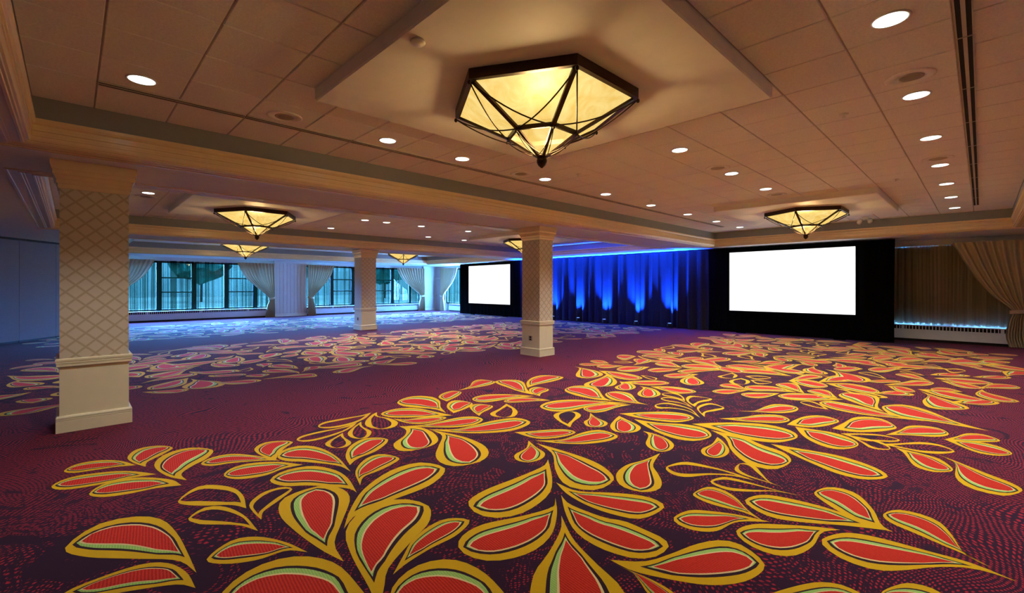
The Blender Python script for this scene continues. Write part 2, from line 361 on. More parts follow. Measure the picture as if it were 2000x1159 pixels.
# windows: frames, mullions, rails, panes
def window(name, along, plane, a, b, mull, rails, label):
    e = tag(empty(name, (0, 0, 0)), label, kind='structure')
    def bx(nm, mat, s, t, lo, hi, d0, d1):
        return boxo(nm, mat, (s, t, plane + d0, plane + d1, lo, hi) if along == 'x' else (plane + d0, plane + d1, s, t, lo, hi), e)
    bx('window_frame', 'window_frame', a, b, SILL, SILL + .08, .08, .2); bx('window_frame', 'window_frame', a, b, HEAD - .08, HEAD, .08, .2)
    for x in (a, b - .08): bx('window_frame', 'window_frame', x, x + .08, SILL + .08, HEAD - .08, .08, .2)
    for x in mull: bx('mullion', 'window_frame', x - .085, x + .085, SILL + .08, HEAD - .08, .07, .21)
    ed = [a] + list(mull) + [b]
    for i, (s, t) in enumerate(zip(ed, ed[1:])):
        bx('window_pane', 'pane_glass', s + .05, t - .05, SILL + .06, HEAD - .06, .15, .156)
        if i in rails:
            for z in (1.40, 2.10): bx('window_rail', 'window_frame', s + .08, t - .08, z - .03, z + .03, .09, .19)
            for x in (s + .10, t - .10): bx('sash_stile', 'window_frame', x - .025, x + .025, SILL + .08, HEAD - .08, .09, .19)
    return e
w1 = window('window_1', 'x', YF, *WIN1, [1.6, 3.0, 4.43, 5.8, 7.2], (2, 4), 'wide dark framed window left of the striped pier')
w2 = window('window_2', 'x', YF, *WIN2, [11.35, 12.73, 14.1, 15.48, 16.8], (1, 3), 'wide dark framed window right of the striped pier')
w3 = window('window_3', 'y', XR, *WINR, [-.6, .75, 2.1], (1,), 'shaded window beside the right screen')
w4 = window('window_4', 'y', XR, *WINF, [22.9, 24.4], (), 'window in the far corner beside the door')
for w, loc, rot, sx, sy in ((w1, ((WIN1[0] + WIN1[1]) / 2, YF + .24, 1.7), (-PI / 2, 0, 0), WIN1[1] - WIN1[0], 2.4), (w2, ((WIN2[0] + WIN2[1]) / 2, YF + .24, 1.7), (-PI / 2, 0, 0), WIN2[1] - WIN2[0], 2.4)):
    p = lamp('daylight_portal', 'AREA', w, loc, 1, (1, 1, 1), rot, shape='RECTANGLE', size=sx, size_y=sy); p.data.cycles.is_portal = True

# corner door
d = tag(empty('door_1', (XR, 26.72, 0)), 'pale flush door in the far corner between pier and curtain', kind='structure')
leaf = boxo('door_leaf', 'door_paint', (-.05, -.001, -.46, .42, .01, 2.2), d)
boxo('door_frame', 'trim_white', (-.07, -.001, -.56, -.46, 0, 2.3), d); boxo('door_frame', 'trim_white', (-.07, -.001, .42, .46, 0, 2.3), d); boxo('door_frame', 'trim_white', (-.07, -.001, -.46, .42, 2.2, 2.3), d)
m = MB(); m.bar((-.05, .33, 1.05), (-.11, .33, 1.05), .025, .025); m.bar((-.11, .34, 1.05), (-.11, .21, 1.05), .022, .022); m.build('door_handle', 'chrome', leaf)

# ------------------------------------------------------------------ carpet pattern
PETALS = """
rA 0.43,5.47|0.34,5.7 0.2,5.86 0.04,5.89|-0.05,5.75|0.28,5.55 0.12,5.59 0.01,5.63
rA 0.54,5.08|0.41,5.29 0.25,5.44 0,5.52|-0.12,5.38|0.33,5.15 0.14,5.15 -0.05,5.22
rA 0.66,4.65|0.61,4.86 0.41,5.11 0.21,5.15|0.1,4.97|0.5,4.73 0.34,4.75 0.18,4.82
rA 0.49,5.36|0.42,5.55 0.39,5.78 0.48,6 0.64,5.99|0.75,5.81|0.52,5.5 0.66,5.65
rB 0.71,4.74|0.6,4.97 0.55,5.34 0.66,5.62 0.87,5.68|1.03,5.44|0.7,4.94 0.82,5.1 0.94,5.21
rB 0.52,3.17|0.52,3.41 0.51,3.76 0.46,4.07 0.33,4.25 0.13,4.29|-0.03,4.05|0.46,3.39 0.26,3.61 0.06,3.83
rB 0.49,3.01|0.48,3.21 0.42,3.39 0.31,3.49 0.13,3.5|-0.04,3.45|0.42,3.12 0.23,3.23 0.07,3.31
oA 0.94,3.83|0.98,4.1 0.94,4.34 0.77,4.53|0.59,4.32|0.87,3.97 0.68,4.14
oA 0.91,3.42|0.9,3.72 0.83,3.97 0.72,4.06|0.6,3.95|0.83,3.6 0.67,3.77 0.63,3.83
oA 0.97,3.57|0.96,3.74 0.98,3.9 1.11,4.03 1.25,4.03|1.3,3.93|1.02,3.69 1.15,3.79
rA 1.43,4.66|1.31,4.94 1.14,5.18 0.97,5.2|0.87,5.09|1.3,4.78 1.08,4.91 0.93,4.96
rA 1.55,4.4|1.41,4.63 1.21,4.78 1.05,4.77|0.96,4.63|1.39,4.43 1.22,4.38 1.03,4.46
rB 1.4,4.69|1.34,4.92 1.34,5.17 1.47,5.31 1.62,5.25|1.7,5.12|1.47,4.84 1.58,4.99
rA 1.8,3.94|1.86,4.37 1.84,4.73 1.73,4.94 1.55,4.94|1.44,4.77|1.77,4.16 1.58,4.47 1.47,4.6
rA 1.65,3.5|1.72,3.82 1.71,4.08 1.59,4.32 1.37,4.37|1.22,4.24|1.63,3.63 1.43,3.9 1.27,4.04
rA 1.18,2.68|1.13,2.9 1.09,3.25 1.09,3.57 1.2,3.81|1.47,3.84|1.22,2.91 1.37,3.14 1.57,3.45 1.59,3.68
rA 1.06,2.93|1,3.14 0.89,3.34 0.75,3.41|0.59,3.28|0.97,3.04 0.81,3.06 0.66,3.15
rA 1.12,2.1|1.14,2.35 1.14,2.68 1.03,2.9 0.86,2.99 0.68,2.95|0.55,2.79|0.94,2.2 0.74,2.36 0.62,2.55
rA 1.86,4.09|1.93,4.34 2.1,4.59 2.33,4.69|2.47,4.49|1.99,4.19 2.24,4.27
rA 1.73,3.61|1.83,3.91 2.02,4.12 2.2,4.15|2.28,3.93|1.83,3.75 1.98,3.78 2.17,3.84
rA 1.34,3.04|1.49,3.27 1.73,3.53 2.07,3.71 2.36,3.69|2.45,3.41|1.5,3.17 1.78,3.19 2.16,3.21
rA 1.13,2.14|1.18,2.36 1.24,2.7 1.33,2.99 1.5,3.17 1.72,3.22 1.88,3.12|1.94,2.91|1.25,2.31 1.35,2.44 1.6,2.59 1.81,2.71
rA 1.33,2.36|1.48,2.49 1.6,2.59 1.77,2.66 1.93,2.66|2.03,2.53|1.45,2.4 1.64,2.43 1.85,2.44
rA 1.59,1.55|1.67,1.75 1.72,2.02 1.67,2.23 1.52,2.33 1.35,2.31|1.22,2.2|1.5,1.66 1.3,1.82 1.2,2.02
rB 3.54,3.4|3.36,3.26 3.15,3.21 3.06,3.1|3.1,2.98|3.45,3.2 3.39,3.03 3.25,2.95
rA 3.54,3.28|3.44,2.98 3.16,2.7 2.99,2.47 2.98,2.31 3.1,2.18|3.35,2.2|3.57,2.95 3.57,2.62 3.5,2.38
rA 3.29,2.9|3.13,2.82 2.78,2.81 2.45,2.82 2.24,2.78|2.16,2.7|2.97,2.57 2.72,2.4 2.39,2.34 2.19,2.42 2.13,2.56
rA 2.73,2.33|2.6,2.25 2.35,2.31 2.07,2.42 1.88,2.41|1.77,2.32|2.55,2.16 2.3,2 2.06,1.96 1.85,2.04 1.76,2.18
rB 2.95,2.51|2.85,2.31 2.81,2.07 2.84,1.85 2.93,1.69|3.2,1.66|2.95,2.29 3.11,2.09 3.23,1.92 3.27,1.78
rB 2.8,2.33|2.59,2.11 2.45,1.91 2.41,1.72 2.43,1.57 2.48,1.46 2.59,1.39|2.74,1.39|2.73,2.18 2.75,1.89 2.81,1.76 2.81,1.58 2.8,1.46
rA 2.55,2.12|2.4,2 2.14,1.88 1.94,1.81 1.78,1.7 1.68,1.61|1.69,1.35|2.37,1.87 2.26,1.61 2.17,1.37 1.99,1.24
rA 4.21,2.23|3.93,2.25 3.71,2.3 3.46,2.25 3.29,2.09|3.31,1.91|3.89,2.13 3.75,2.01 3.6,1.89 3.45,1.84
rB 5.12,2.03|4.85,1.98 4.62,1.99 4.48,1.91|4.48,1.8|5.02,1.93 4.79,1.78 4.59,1.75
oA 4.2,1.35|4.24,1.56 4.23,1.78 4.17,1.96|3.93,2.02|4.16,1.53 4.04,1.67 3.85,1.79 3.82,1.91
oA 4.16,0.99|4.13,1.17 4.13,1.38 4.09,1.56|3.91,1.61|4.1,1.16 3.96,1.29 3.86,1.41 3.85,1.51
oA 4.23,1.15|4.24,1.3 4.25,1.46 4.32,1.56|4.49,1.58|4.26,1.25 4.42,1.37 4.53,1.45 4.56,1.53
rA 3.52,1.08|3.55,1.22 3.51,1.4 3.52,1.53|3.58,1.61|3.61,1.21 3.75,1.34 3.82,1.47 3.79,1.58
rB 3.54,1.04|3.37,1.2 3.15,1.25 3.05,1.35 3.04,1.47|3.11,1.54|3.48,1.24 3.39,1.4 3.29,1.51
rB 4,0.43|3.86,0.66 3.71,0.86 3.62,1.04 3.66,1.19|3.76,1.28|4.04,0.61 4.07,0.85 4.02,1.11 3.94,1.23
rA 3.99,0.42|3.98,0.54 4.04,0.69 4.18,0.86|4.3,0.94|4.06,0.49 4.28,0.56 4.5,0.68 4.55,0.79 4.49,0.89
rB 3.77,0.67|3.64,0.75 3.41,0.75 3.21,0.8 3.12,0.9 3.13,1.05|3.24,1.16|3.7,0.79 3.55,0.98 3.42,1.11
rB 3.82,-0.14|3.83,-0.04 3.79,0.07 3.66,0.2 3.48,0.33 3.38,0.44 3.37,0.58 3.44,0.69|3.54,0.73|3.88,0.04 3.86,0.24 3.84,0.43 3.8,0.57 3.72,0.66
rA 3.9,-0.04|3.97,0.06 4.01,0.16 4.08,0.32 4.14,0.45|4.25,0.5|3.98,0.07 4.23,0.14 4.4,0.21 4.45,0.32 4.41,0.44
rA 6.18,0.33|5.99,0.18 5.54,0.16 5.34,0.09 5.29,-0.02 5.32,-0.13|5.55,-0.23|6.02,0.15 5.85,-0.02 5.7,-0.18
rA 6.1,0.62|5.96,0.54 5.62,0.44 5.54,0.33 5.59,0.25|5.74,0.18|6.07,0.43 6,0.28
oA 6.13,0.75|6.12,0.54 6.12,0.39 6.23,0.26|6.4,0.19|6.31,0.6 6.51,0.46 6.55,0.31
rA 3.2,0.01|3.34,0.11 3.4,0.19 3.37,0.28 3.27,0.34|3.14,0.38|3.11,0.1 3.03,0.24 3.03,0.34
rA 2.55,0.86|2.77,0.77 2.95,0.68 3.04,0.61 3.08,0.52|3.03,0.42|2.52,0.75 2.61,0.6 2.81,0.48
rA 2.35,1.57|2.48,1.42 2.65,1.35 2.89,1.28 3.05,1.19 3.09,1.07|2.97,0.9|2.35,1.43 2.42,1.26 2.55,1.05 2.74,0.92
rA 2.33,1.53|2.34,1.42 2.29,1.33 2.24,1.26 2.19,1.14|2.26,1.05|2.35,1.39 2.36,1.27 2.34,1.15
oA 2.84,5.6|2.68,5.57 2.42,5.6 2.21,5.6|2.1,5.48|2.66,5.41 2.44,5.29 2.23,5.29 2.12,5.37
oA 2.5,5.3|2.27,5.25 2.04,5.28 1.84,5.26|1.75,5.16|2.35,5.15 2.13,5.04 1.93,5 1.79,5.04
oA 2.9,5.56|2.79,5.49 2.6,5.28 2.52,5.08|2.58,4.88|2.82,5.38 2.88,5.2 2.87,4.97 2.73,4.83
oA 2.56,5.31|2.41,5.18 2.25,5 2.21,4.83|2.26,4.72|2.48,5.11 2.47,4.87 2.35,4.71
oA 2.21,5.04|2.09,4.96 1.94,4.85 1.91,4.74|1.95,4.62|2.16,4.89 2.14,4.67 2.04,4.58
rB 3.54,4.9|3.53,5.16 3.41,5.38 3.31,5.6|3.36,5.84|3.66,5.2 3.84,5.47 3.9,5.75 3.78,5.97 3.58,5.99
rB 3.53,4.75|3.3,4.88 3.13,5.01 2.92,5.21|2.89,5.44|3.47,5.02 3.4,5.34 3.23,5.52 3.04,5.53
rB 2.9,5.15|2.92,4.92 3.01,4.73 3.21,4.67|3.41,4.71|3,5.01 3.21,4.94 3.37,4.83
rB 2.85,4.77|3.02,4.56 3.24,4.33 3.47,4.24|3.69,4.33|3.03,4.67 3.27,4.64 3.53,4.62 3.7,4.51
rB 2.98,4.48|3.1,4.23 3.29,3.98 3.59,3.78 3.86,3.77|4.05,3.86|3.2,4.27 3.43,4.23 3.76,4.21 4.04,4.1
rA 2.8,4.82|2.78,4.63 2.65,4.46 2.45,4.33 2.38,4.15 2.43,4.03|2.61,3.99|2.95,4.63 2.96,4.37 2.87,4.12 2.75,4.01
rA 2.99,4.42|2.97,4.19 2.76,3.95 2.58,3.75 2.5,3.55 2.54,3.39|2.69,3.32|3.07,4.18 3.12,3.92 3.1,3.63 2.99,3.42 2.83,3.32
rA 3.6,4.82|3.71,5.12 3.91,5.33 4.06,5.32|4.1,5.05|3.74,4.85 3.93,4.91
rB 3.9,5.38|3.95,5.66 4.14,5.83 4.36,5.87|4.41,5.7|4.05,5.45 4.23,5.54
rB 4.45,5.83|4.75,5.93 5.04,6.19 5.26,6.24|5.32,5.92|4.7,5.8 4.96,5.78 5.14,5.8
rB 5.1,4.8|5.09,5.07 5.16,5.45 5.23,5.76|5.35,5.94|5.28,5.1 5.63,5.52 5.69,5.75 5.54,5.92
rA 3.76,4.49|3.85,4.74 3.97,4.94 4.13,4.97|4.21,4.74|3.9,4.58 4.06,4.63
oA 4.43,4.69|4.17,4.56 3.94,4.48 3.88,4.34|3.95,4.22|4.35,4.45 4.23,4.26 4.06,4.16
rB 5.04,4.72|4.87,5.04 4.62,5.28 4.39,5.31|4.23,5.21|4.7,4.86 4.39,4.91 4.22,5
rA 5.02,4.38|4.99,4.53 4.88,4.77 4.71,4.86|4.51,4.83|4.8,4.52 4.58,4.64 4.49,4.73
rB 5.38,5.19|5.67,5.49 6.07,5.72 6.4,5.7|6.48,5.34|5.68,5.25 6.09,5.23
rA 5.1,4.66|5.14,4.88 5.33,5.1 5.53,5.13|5.55,4.89|5.26,4.77 5.43,4.8
rB 3.63,3.71|3.63,3.48 3.71,3.31 3.95,3.21|4.13,3.22|3.77,3.61 3.99,3.49 4.13,3.36
rB 3.59,3.35|3.71,3.12 3.88,2.92 4.15,2.79|4.37,2.82|3.83,3.17 4.19,3.16 4.4,3.07
oA 4.23,3.38|4.31,3.61 4.46,3.84 4.64,3.88|4.75,3.82|4.43,3.49 4.7,3.58 4.8,3.73
rB 4.9,3.58|4.68,3.44 4.52,3.4 4.41,3.27|4.45,3.17|4.78,3.4 4.7,3.18 4.55,3.12
rB 5.05,3.24|4.85,3.18 4.61,3.08 4.48,2.94|4.51,2.83|4.97,3.06 4.84,2.81 4.64,2.75
rA 4.72,2.71|4.63,2.59 4.36,2.47 4.25,2.34|4.26,2.24|4.72,2.54 4.66,2.37 4.53,2.24 4.36,2.2
rA 5.69,3.5|5.41,3.71 5.13,3.79 4.79,3.82 4.6,3.98|4.65,4.25|5.48,3.9 5.27,4.2 4.96,4.34
rA 5.65,3.43|5.38,3.49 5.08,3.49 4.93,3.58|5,3.77|5.51,3.64 5.38,3.76 5.21,3.81
rB 5.66,3.72|5.54,3.95 5.53,4.28 5.6,4.55|5.75,4.7|5.73,3.93 6.21,4.42 6.16,4.65 6.01,4.75
rB 5.83,3.26|5.74,3.51 5.7,3.76 5.84,3.98|5.98,4.07|5.87,3.45 6.21,3.77 6.25,3.97 6.14,4.07
rB 7.32,4.95|6.89,4.82 6.43,4.76 6.22,4.68 6.16,4.51|6.34,4.38|7.12,4.7 6.83,4.42 6.52,4.3
rB 7.51,5.91|7.4,5.68 6.82,5.32 6.67,5.12|6.79,4.93|7.48,5.53 7.41,5.22 7.19,4.96
rB 7.49,5.27|7.23,4.87 7.1,4.51 7.18,4.31|7.44,4.28|7.63,4.95 7.61,4.56
rB 6.89,4.41|6.73,4.28 6.43,4.21 6.34,4.04|6.45,3.94|6.92,4.23 6.71,3.98
rB 6.81,3.97|6.71,3.85 6.33,3.73 6.18,3.58|6.24,3.44|6.8,3.72 6.54,3.45
rB 6.91,4.34|6.91,4.06 7.05,3.83|7.38,3.73|7.17,4.22 7.45,3.97
oA 7.66,4.45|7.49,4.23|7.45,4.05|7.69,4.31 7.63,4.1
rB 6.91,3.83|6.79,3.49 6.77,3.27|7.07,3.13|7.15,3.6 7.2,3.34
rB 5.15,3.3|5.15,3.04 5.21,2.79 5.34,2.58|5.63,2.52|5.45,3.1 5.67,2.91 5.76,2.69
rB 5.06,3.03|4.89,2.76 4.77,2.5 4.74,2.29 4.84,2.13|5.11,2.09|5.14,2.75 5.3,2.51 5.33,2.27
rB 5.39,2.44|5.36,2.13 5.29,1.88 5.3,1.67 5.42,1.5|5.73,1.41|5.69,2.22 5.9,2 6.02,1.76 5.95,1.52
rB 5.31,2.18|5.15,1.96 4.81,1.77 4.58,1.57 4.53,1.43 4.6,1.3|4.91,1.26|5.32,1.84 5.2,1.6 5.12,1.38
rB 5.3,1.55|5.16,1.36 4.99,1.1 4.88,0.88 4.91,0.69|5.12,0.57|5.37,1.24 5.41,0.97 5.31,0.7
rB 6.16,1.54|5.84,1.38 5.66,1.22 5.6,1.06 5.73,0.94|5.94,0.9|6.19,1.38 6.22,1.18 6.12,0.99
rA 6.18,1.63|6.24,1.43 6.44,1.3|6.78,1.22|6.46,1.62 6.75,1.57 6.93,1.45 6.91,1.31
rA 6.39,1.22|6.42,1.02 6.6,0.85 6.8,0.74|7,0.7|6.77,1.17 7.12,1.13 7.29,1.02 7.3,0.86
rA 6.55,0.75|6.72,0.57 6.83,0.39 6.96,0.29|7.13,0.26|6.89,0.66 7.16,0.61 7.29,0.5 7.31,0.35
oA 6.25,1.11|6.14,0.9 6.22,0.77 6.32,0.65|6.45,0.62|6.42,0.94 6.52,0.77
oA 6.24,1.05|6.06,0.9 5.91,0.8 5.93,0.7|6.03,0.65|6.24,0.88 6.2,0.73
rA 6.8,0.29|6.89,0.12 6.99,-0.01|7.19,-0.14|7.06,0.19 7.27,0.12 7.36,-0.01
rB 6.82,0.28|6.65,0.16 6.5,0.02 6.54,-0.12|6.7,-0.21|6.95,0.07 6.95,-0.08 6.85,-0.17
rA 7.58,-0.06|7.6,0.17 7.61,0.4 7.54,0.64 7.58,0.8|8.05,0.96|7.8,0.21 8.21,0.47 8.4,0.67 8.37,0.82
rB 7.57,0.49|7.48,0.76 7.37,1.08 7.4,1.36 7.52,1.53|7.7,1.62|7.68,0.86 7.86,1.15 7.92,1.4 7.92,1.55
oA 7.34,1.44|7.36,1.64|7.5,1.81|7.52,1.54 7.69,1.69 7.66,1.78
rA 7.75,0.9|7.9,1.11 8.13,1.34 8.33,1.49|8.52,1.53|8.01,1 8.63,1.06 8.83,1.16 8.83,1.35 8.75,1.47
rA 8.19,1.49|8.23,1.67 8.31,1.85|8.45,1.94|8.39,1.58 8.67,1.7 8.7,1.84
rA 8.16,1.41|7.85,1.64 7.63,1.85 7.59,2.03|7.73,2.15|8.18,1.71 8.13,1.97 8,2.11
rA 8.2,1.92|8.32,2.12 8.45,2.34|8.62,2.44|8.5,2.04 8.89,2.19 8.89,2.33
rA 8.2,2.03|7.98,2.33 7.8,2.54|8,2.73|8.38,2.32 8.32,2.56 8.21,2.68
rA 7.81,2.58|7.77,2.83 7.75,2.98|7.87,3.08|7.95,2.73 8.12,2.89 8.07,3.03
rB 7.79,2.6|7.51,2.67 7.31,2.72 7.24,2.85|7.31,2.98|7.67,2.79 7.56,2.94
rB 7.92,2.19|7.57,2.23 7.35,2.31 7.3,2.45|7.43,2.59|7.81,2.34 7.64,2.53
rB 8.27,1.55|7.82,1.78 7.68,1.91 7.61,2.05|7.73,2.16|8.22,1.87 8.01,2.1
oA 6.19,2.76|6.35,2.93 6.57,3.06 6.78,3.07|6.81,2.79|6.44,2.81 6.66,2.76
oA 5.8,2.46|5.98,2.61 6.17,2.72 6.41,2.74 6.55,2.67|6.42,2.45|6.01,2.53 6.19,2.47
oA 5.72,2.48|5.91,2.74 5.87,2.96 5.74,3.07|5.88,3.19|6.03,2.74 6.12,2.96 6.11,3.14
oA 6.11,2.75|6.23,2.97 6.2,3.17|6.27,3.31|6.32,2.95 6.47,3.15 6.42,3.3
oA 6.39,2.99|6.49,3.2 6.48,3.36|6.58,3.45|6.59,3.11 6.74,3.26 6.73,3.39
rB 6.38,2.29|6.53,2.06 6.67,1.85 6.89,1.73|7.12,1.74|6.55,2.12 6.88,2.09 7.15,2.03 7.23,1.85
rB 5.86,2.3|5.95,2.06 6.04,1.9 6.19,1.71|6.42,1.66|6.12,2.12 6.4,2.01 6.57,1.82
rA 8.53,3.73|8.14,3.77 7.86,3.88|7.93,4.13|8.45,3.92 8.25,4.11
rA 8.3,3.72|8.03,3.77 7.68,3.69 7.51,3.52|7.53,3.36|8.1,3.54 7.82,3.32
oA 9.16,3.35|8.84,3.37 8.58,3.4 8.51,3.25|8.63,3.14|8.93,3.17
oA 8.73,3.03|8.51,3.09 8.27,3.08 8.12,2.94|8.22,2.81|8.6,2.86 8.41,2.79
oA 8.98,3.06|8.89,2.94 8.83,2.78|9.16,2.67|9.21,2.9
oA 8.68,2.87|8.41,2.65|8.73,2.53|8.78,2.72
rA 9.74,4.4|9.63,4.75 9.61,5|9.78,5.23|9.98,4.73 10.15,5.11
rA 9.57,3.64|9.72,4.05 9.8,4.35|10.01,4.54|9.96,3.97 10.4,4.24 10.4,4.52
rA 9.59,3.49|9.18,3.82 9.02,4.18|9.22,4.4|9.72,4.05 9.57,4.34
rA 8.99,4.27|8.89,4.57 8.91,4.77|9.09,4.93|9.25,4.51 9.47,4.77 9.37,4.92
rB 8.9,4.23|8.46,4.26 8.15,4.41|8.23,4.62|8.73,4.4 8.55,4.63
rB 9.38,3.57|8.9,3.79 8.49,3.94|8.52,4.15|9.06,3.94 8.85,4.14
rA 10,2.84|9.73,3.3 9.71,3.58|9.89,3.75|10.23,3.14 10.29,3.57
rA 9.61,2.45|9.44,2.9 9.32,3.19|9.43,3.33|9.94,2.9 9.79,3.24
rA 8.35,5.6|8.19,5.83|8.32,6.09|8.55,5.87 8.52,6.07
rA 8.27,5.46|7.85,5.7 7.74,5.83|7.8,5.99|8.14,5.8 7.99,6
rA 8.34,5.24|7.97,5.26 7.78,5.38|7.86,5.58|8.22,5.43 8.11,5.61
rA 8.6,4.78|8.01,4.71 7.75,4.87|7.86,5.1|8.41,5.04 8.24,5.2
rA 9.67,5.73|8.99,5.6 9.13,5.89|9.39,6.08|9.73,5.95 9.64,6.13
oA 8.83,5.29|8.58,5.45|8.6,5.66|8.89,5.54
rA 9.09,2.38|8.81,2.08 8.78,1.89|9.03,1.78|9.42,2.16 9.31,1.92
rA 9.31,1.87|9.04,1.6 8.9,1.36 8.9,1.2|9.15,1.12|9.57,1.57 9.46,1.28
rB 9.1,2.37|9.46,2.17|9.88,2.03|9.54,2.36 9.99,2.32 10.07,2.16
rB 9.35,1.98|9.58,1.76 9.86,1.59|10.2,1.53|9.94,1.97 10.31,1.89 10.44,1.68
rA 11.48,1.67|10.95,1.8 10.88,1.99|11.11,2.09|11.64,1.84 11.51,2.04
rA 12.32,1.11|11.42,1.28 11.24,1.45|11.48,1.59|12.01,1.35 11.89,1.53
rA 10.03,1.47|10.02,1.24|10.39,0.98|10.44,1.17
rB 9.86,1.16|10.13,0.81 10.35,0.63|10.66,0.57|10.42,0.94 10.72,0.85 10.81,0.66
rA 9.82,1.1|9.44,0.95 9.39,0.85|9.6,0.73|9.9,0.89
oA 10.53,1.19|10.71,1.44|10.9,1.66|10.93,1.35 11.13,1.53
rA 9.69,0.68|9.38,0.57 8.89,0.6 8.48,0.52 8.46,0.36|8.77,0.12|9.35,0.44 9.11,0.25
rA 9.86,0.73|9.4,0.4 9.34,0.16 9.39,0.03|9.57,-0.06|10.01,0.37 9.8,0.12
rA 10.57,0|10.06,0.07 9.75,-0.02 9.62,-0.2|9.83,-0.38|10.29,-0.07 10.07,-0.25
rB 11.27,0.61|11,0.24 11.09,0.03|11.34,-0.14|11.58,0.31 11.59,0.03
rA 11.04,0.51|10.52,0.23|10.66,-0.02|11,0.19 10.83,0.02
oA 12.63,0.53|12.17,0.39|12.64,0.22|12.89,0.35
oA 12.82,0.55|12.92,0.74|12.96,0.86|13.18,0.72
rA 14.18,-0.4|13.88,0.04 13.67,0.37|13.92,0.56|14.57,0.18 14.93,0.33 14.55,0.46
rA 15.25,0.25|14.95,-0.1|15.56,-0.51|15.69,-0.18
rA 15.58,0.72|15.28,0.41|15.86,0.04|15.92,0.35
"""
def cr_chain(P, n=6):
    P = [P[0] * 2 - P[1]] + P + [P[-1] * 2 - P[-2]]; out = []
    for i in range(1, len(P) - 2):
        p0, p1, p2, p3 = P[i - 1:i + 3]
        for k in range(n):
            t = k / n
            out.append(0.5 * ((2 * p1) + (p2 - p0) * t + (2 * p0 - 5 * p1 + 4 * p2 - p3) * t * t + (3 * p1 - p0 - 3 * p2 + p3) * t ** 3))
    out.append(P[-2]); return out
def resample(P, n):
    d = [0.0]
    for a, b in zip(P, P[1:]): d.append(d[-1] + (b - a).length)
    out = []; j = 0
    for k in range(n + 1):
        s = d[-1] * k / n
        while j < len(P) - 2 and d[j + 1] < s: j += 1
        t = (s - d[j]) / max(1e-9, d[j + 1] - d[j]); out.append(P[j] + (P[j + 1] - P[j]) * min(1, max(0, t)))
    return out
NS = 16
class Petal:
    def __init__(s, kind, g, l, r): s.kind, s.g, s.l, s.r = kind, g, l, r; s.c = sum(l + r, Vector((0, 0))) / (len(l) + len(r))
    def map(s, fn, flip=False):
        return Petal(s.kind, s.g, [fn(p) for p in s.l], [fn(p) for p in s.r])
petals = []
for ln in PETALS.strip().splitlines():
    head, rest = ln.split(' ', 1); T, A, E, B = [[Vector([float(q) for q in p.split(',')]) for p in part.split()] for part in rest.split('|')]
    chain = cr_chain(T + A + E + B[::-1] + T); ne = 6 * (1 + len(A))
    petals.append(Petal(head[0], head[1], resample(chain[:ne + 1], NS), resample(chain[ne:][::-1], NS)))
near = list(petals)
def fill(cands, ok, gap, pool):
    for p in cands:
        if ok(p.c) and all((p.c - q.c).length > gap for q in pool): pool.append(p)
mv = lambda du, dv: (lambda p: Vector((p.x + du, p.y + dv)))
fl_ = lambda du, c: (lambda p: Vector((p.x + du, c - p.y)))
bay1 = list(near)
for fn in (mv(6.9, .2), fl_(5.2, 5.7), mv(9.3, .5), fl_(8.0, 5.5), mv(4.1, -.7)):
    fill([p.map(fn) for p in near], lambda c: 8.8 < c.x < 16.6 and -.5 < c.y < 6.1 and (c.x + c.y) > 9.2, .40, bay1)
allp = list(bay1)
for dv, lim in ((9.2, 16.6), (18.4, 16.9)):
    b2 = []
    for fn in (mv(-.7, dv), mv(-3.6, dv + .2), fl_(-2.0, dv + 5.6), mv(-6.0, dv - .3), fl_(1.5, dv + 5.8), mv(-9.0, dv)):
        fill([p.map(fn) for p in bay1], lambda c: -.8 < c.x < lim and dv - .6 < c.y < dv + 6.1, .46, b2)
    allp += b2
pm = MB(); ZL = .0008
def inner(p, t0, t1, s, shift):
    ls, rs = [], []
    for k in range(NS + 1):
        q = k / NS; x = (t0 + (t1 - t0) * q) * NS; i = min(NS - 1, int(x)); f = x - i
        l = p.l[i].lerp(p.l[i + 1], f); r = p.r[i].lerp(p.r[i + 1], f); mid = (l + r) / 2; h = (l - r) / 2
        ramp = min(1.0, q / .22) ** .75
        if q > .74: ramp = min(ramp, math.sqrt(max(0.0, 1 - ((q - .74) / .26) ** 2)))
        mid = mid + h * shift * ramp; h = h * s * ramp; ls.append(mid + h); rs.append(mid - h)
    return ls, rs
def strip(ls, rs, z, mi):
    V = [(q.x, q.y, z) for q in ls] + [(q.x, q.y, z) for q in rs]; n = len(ls)
    pm.add(V, [(k, k + 1, n + k + 1, n + k) for k in range(n - 1)], mi)
def band(lo, li, z, mi):
    V = [(q.x, q.y, z) for q in lo] + [(q.x, q.y, z) for q in li]; n = len(lo)
    pm.add(V, [(k, k + 1, n + k + 1, n + k) for k in range(n - 1)], mi)
for ip, p in enumerate(allp):
    ZL = .0008 + .000004 * (ip % 97)
    sg = 1 if p.g == 'A' else -1
    thin = p.kind == 'o'
    il, ir = inner(p, .16, .93, .60, 0) if thin else inner(p, .17, .92, .68, 0)
    band(p.l, il, ZL, 0); band(p.r, ir, ZL, 0)
    if thin: continue
    strip(il, ir, ZL, 4)
    strip(*inner(p, .21, .89, .54, sg * .05), ZL + .0008, 2)
    strip(*inner(p, .23, .875, .50, -sg * .065), ZL + .0016, 3)
    strip(*inner(p, .245, .86, .44, -sg * .06), ZL + .0024, 1)
pat = pm.build('carpet_pattern', ['yarn_gold', 'yarn_red', 'yarn_green', 'yarn_cream', 'yarn_dark'], floor)
pat['kind'] = 'stuff'; pat['label'] = 'golden teardrop leaves with red hearts woven in sprays'
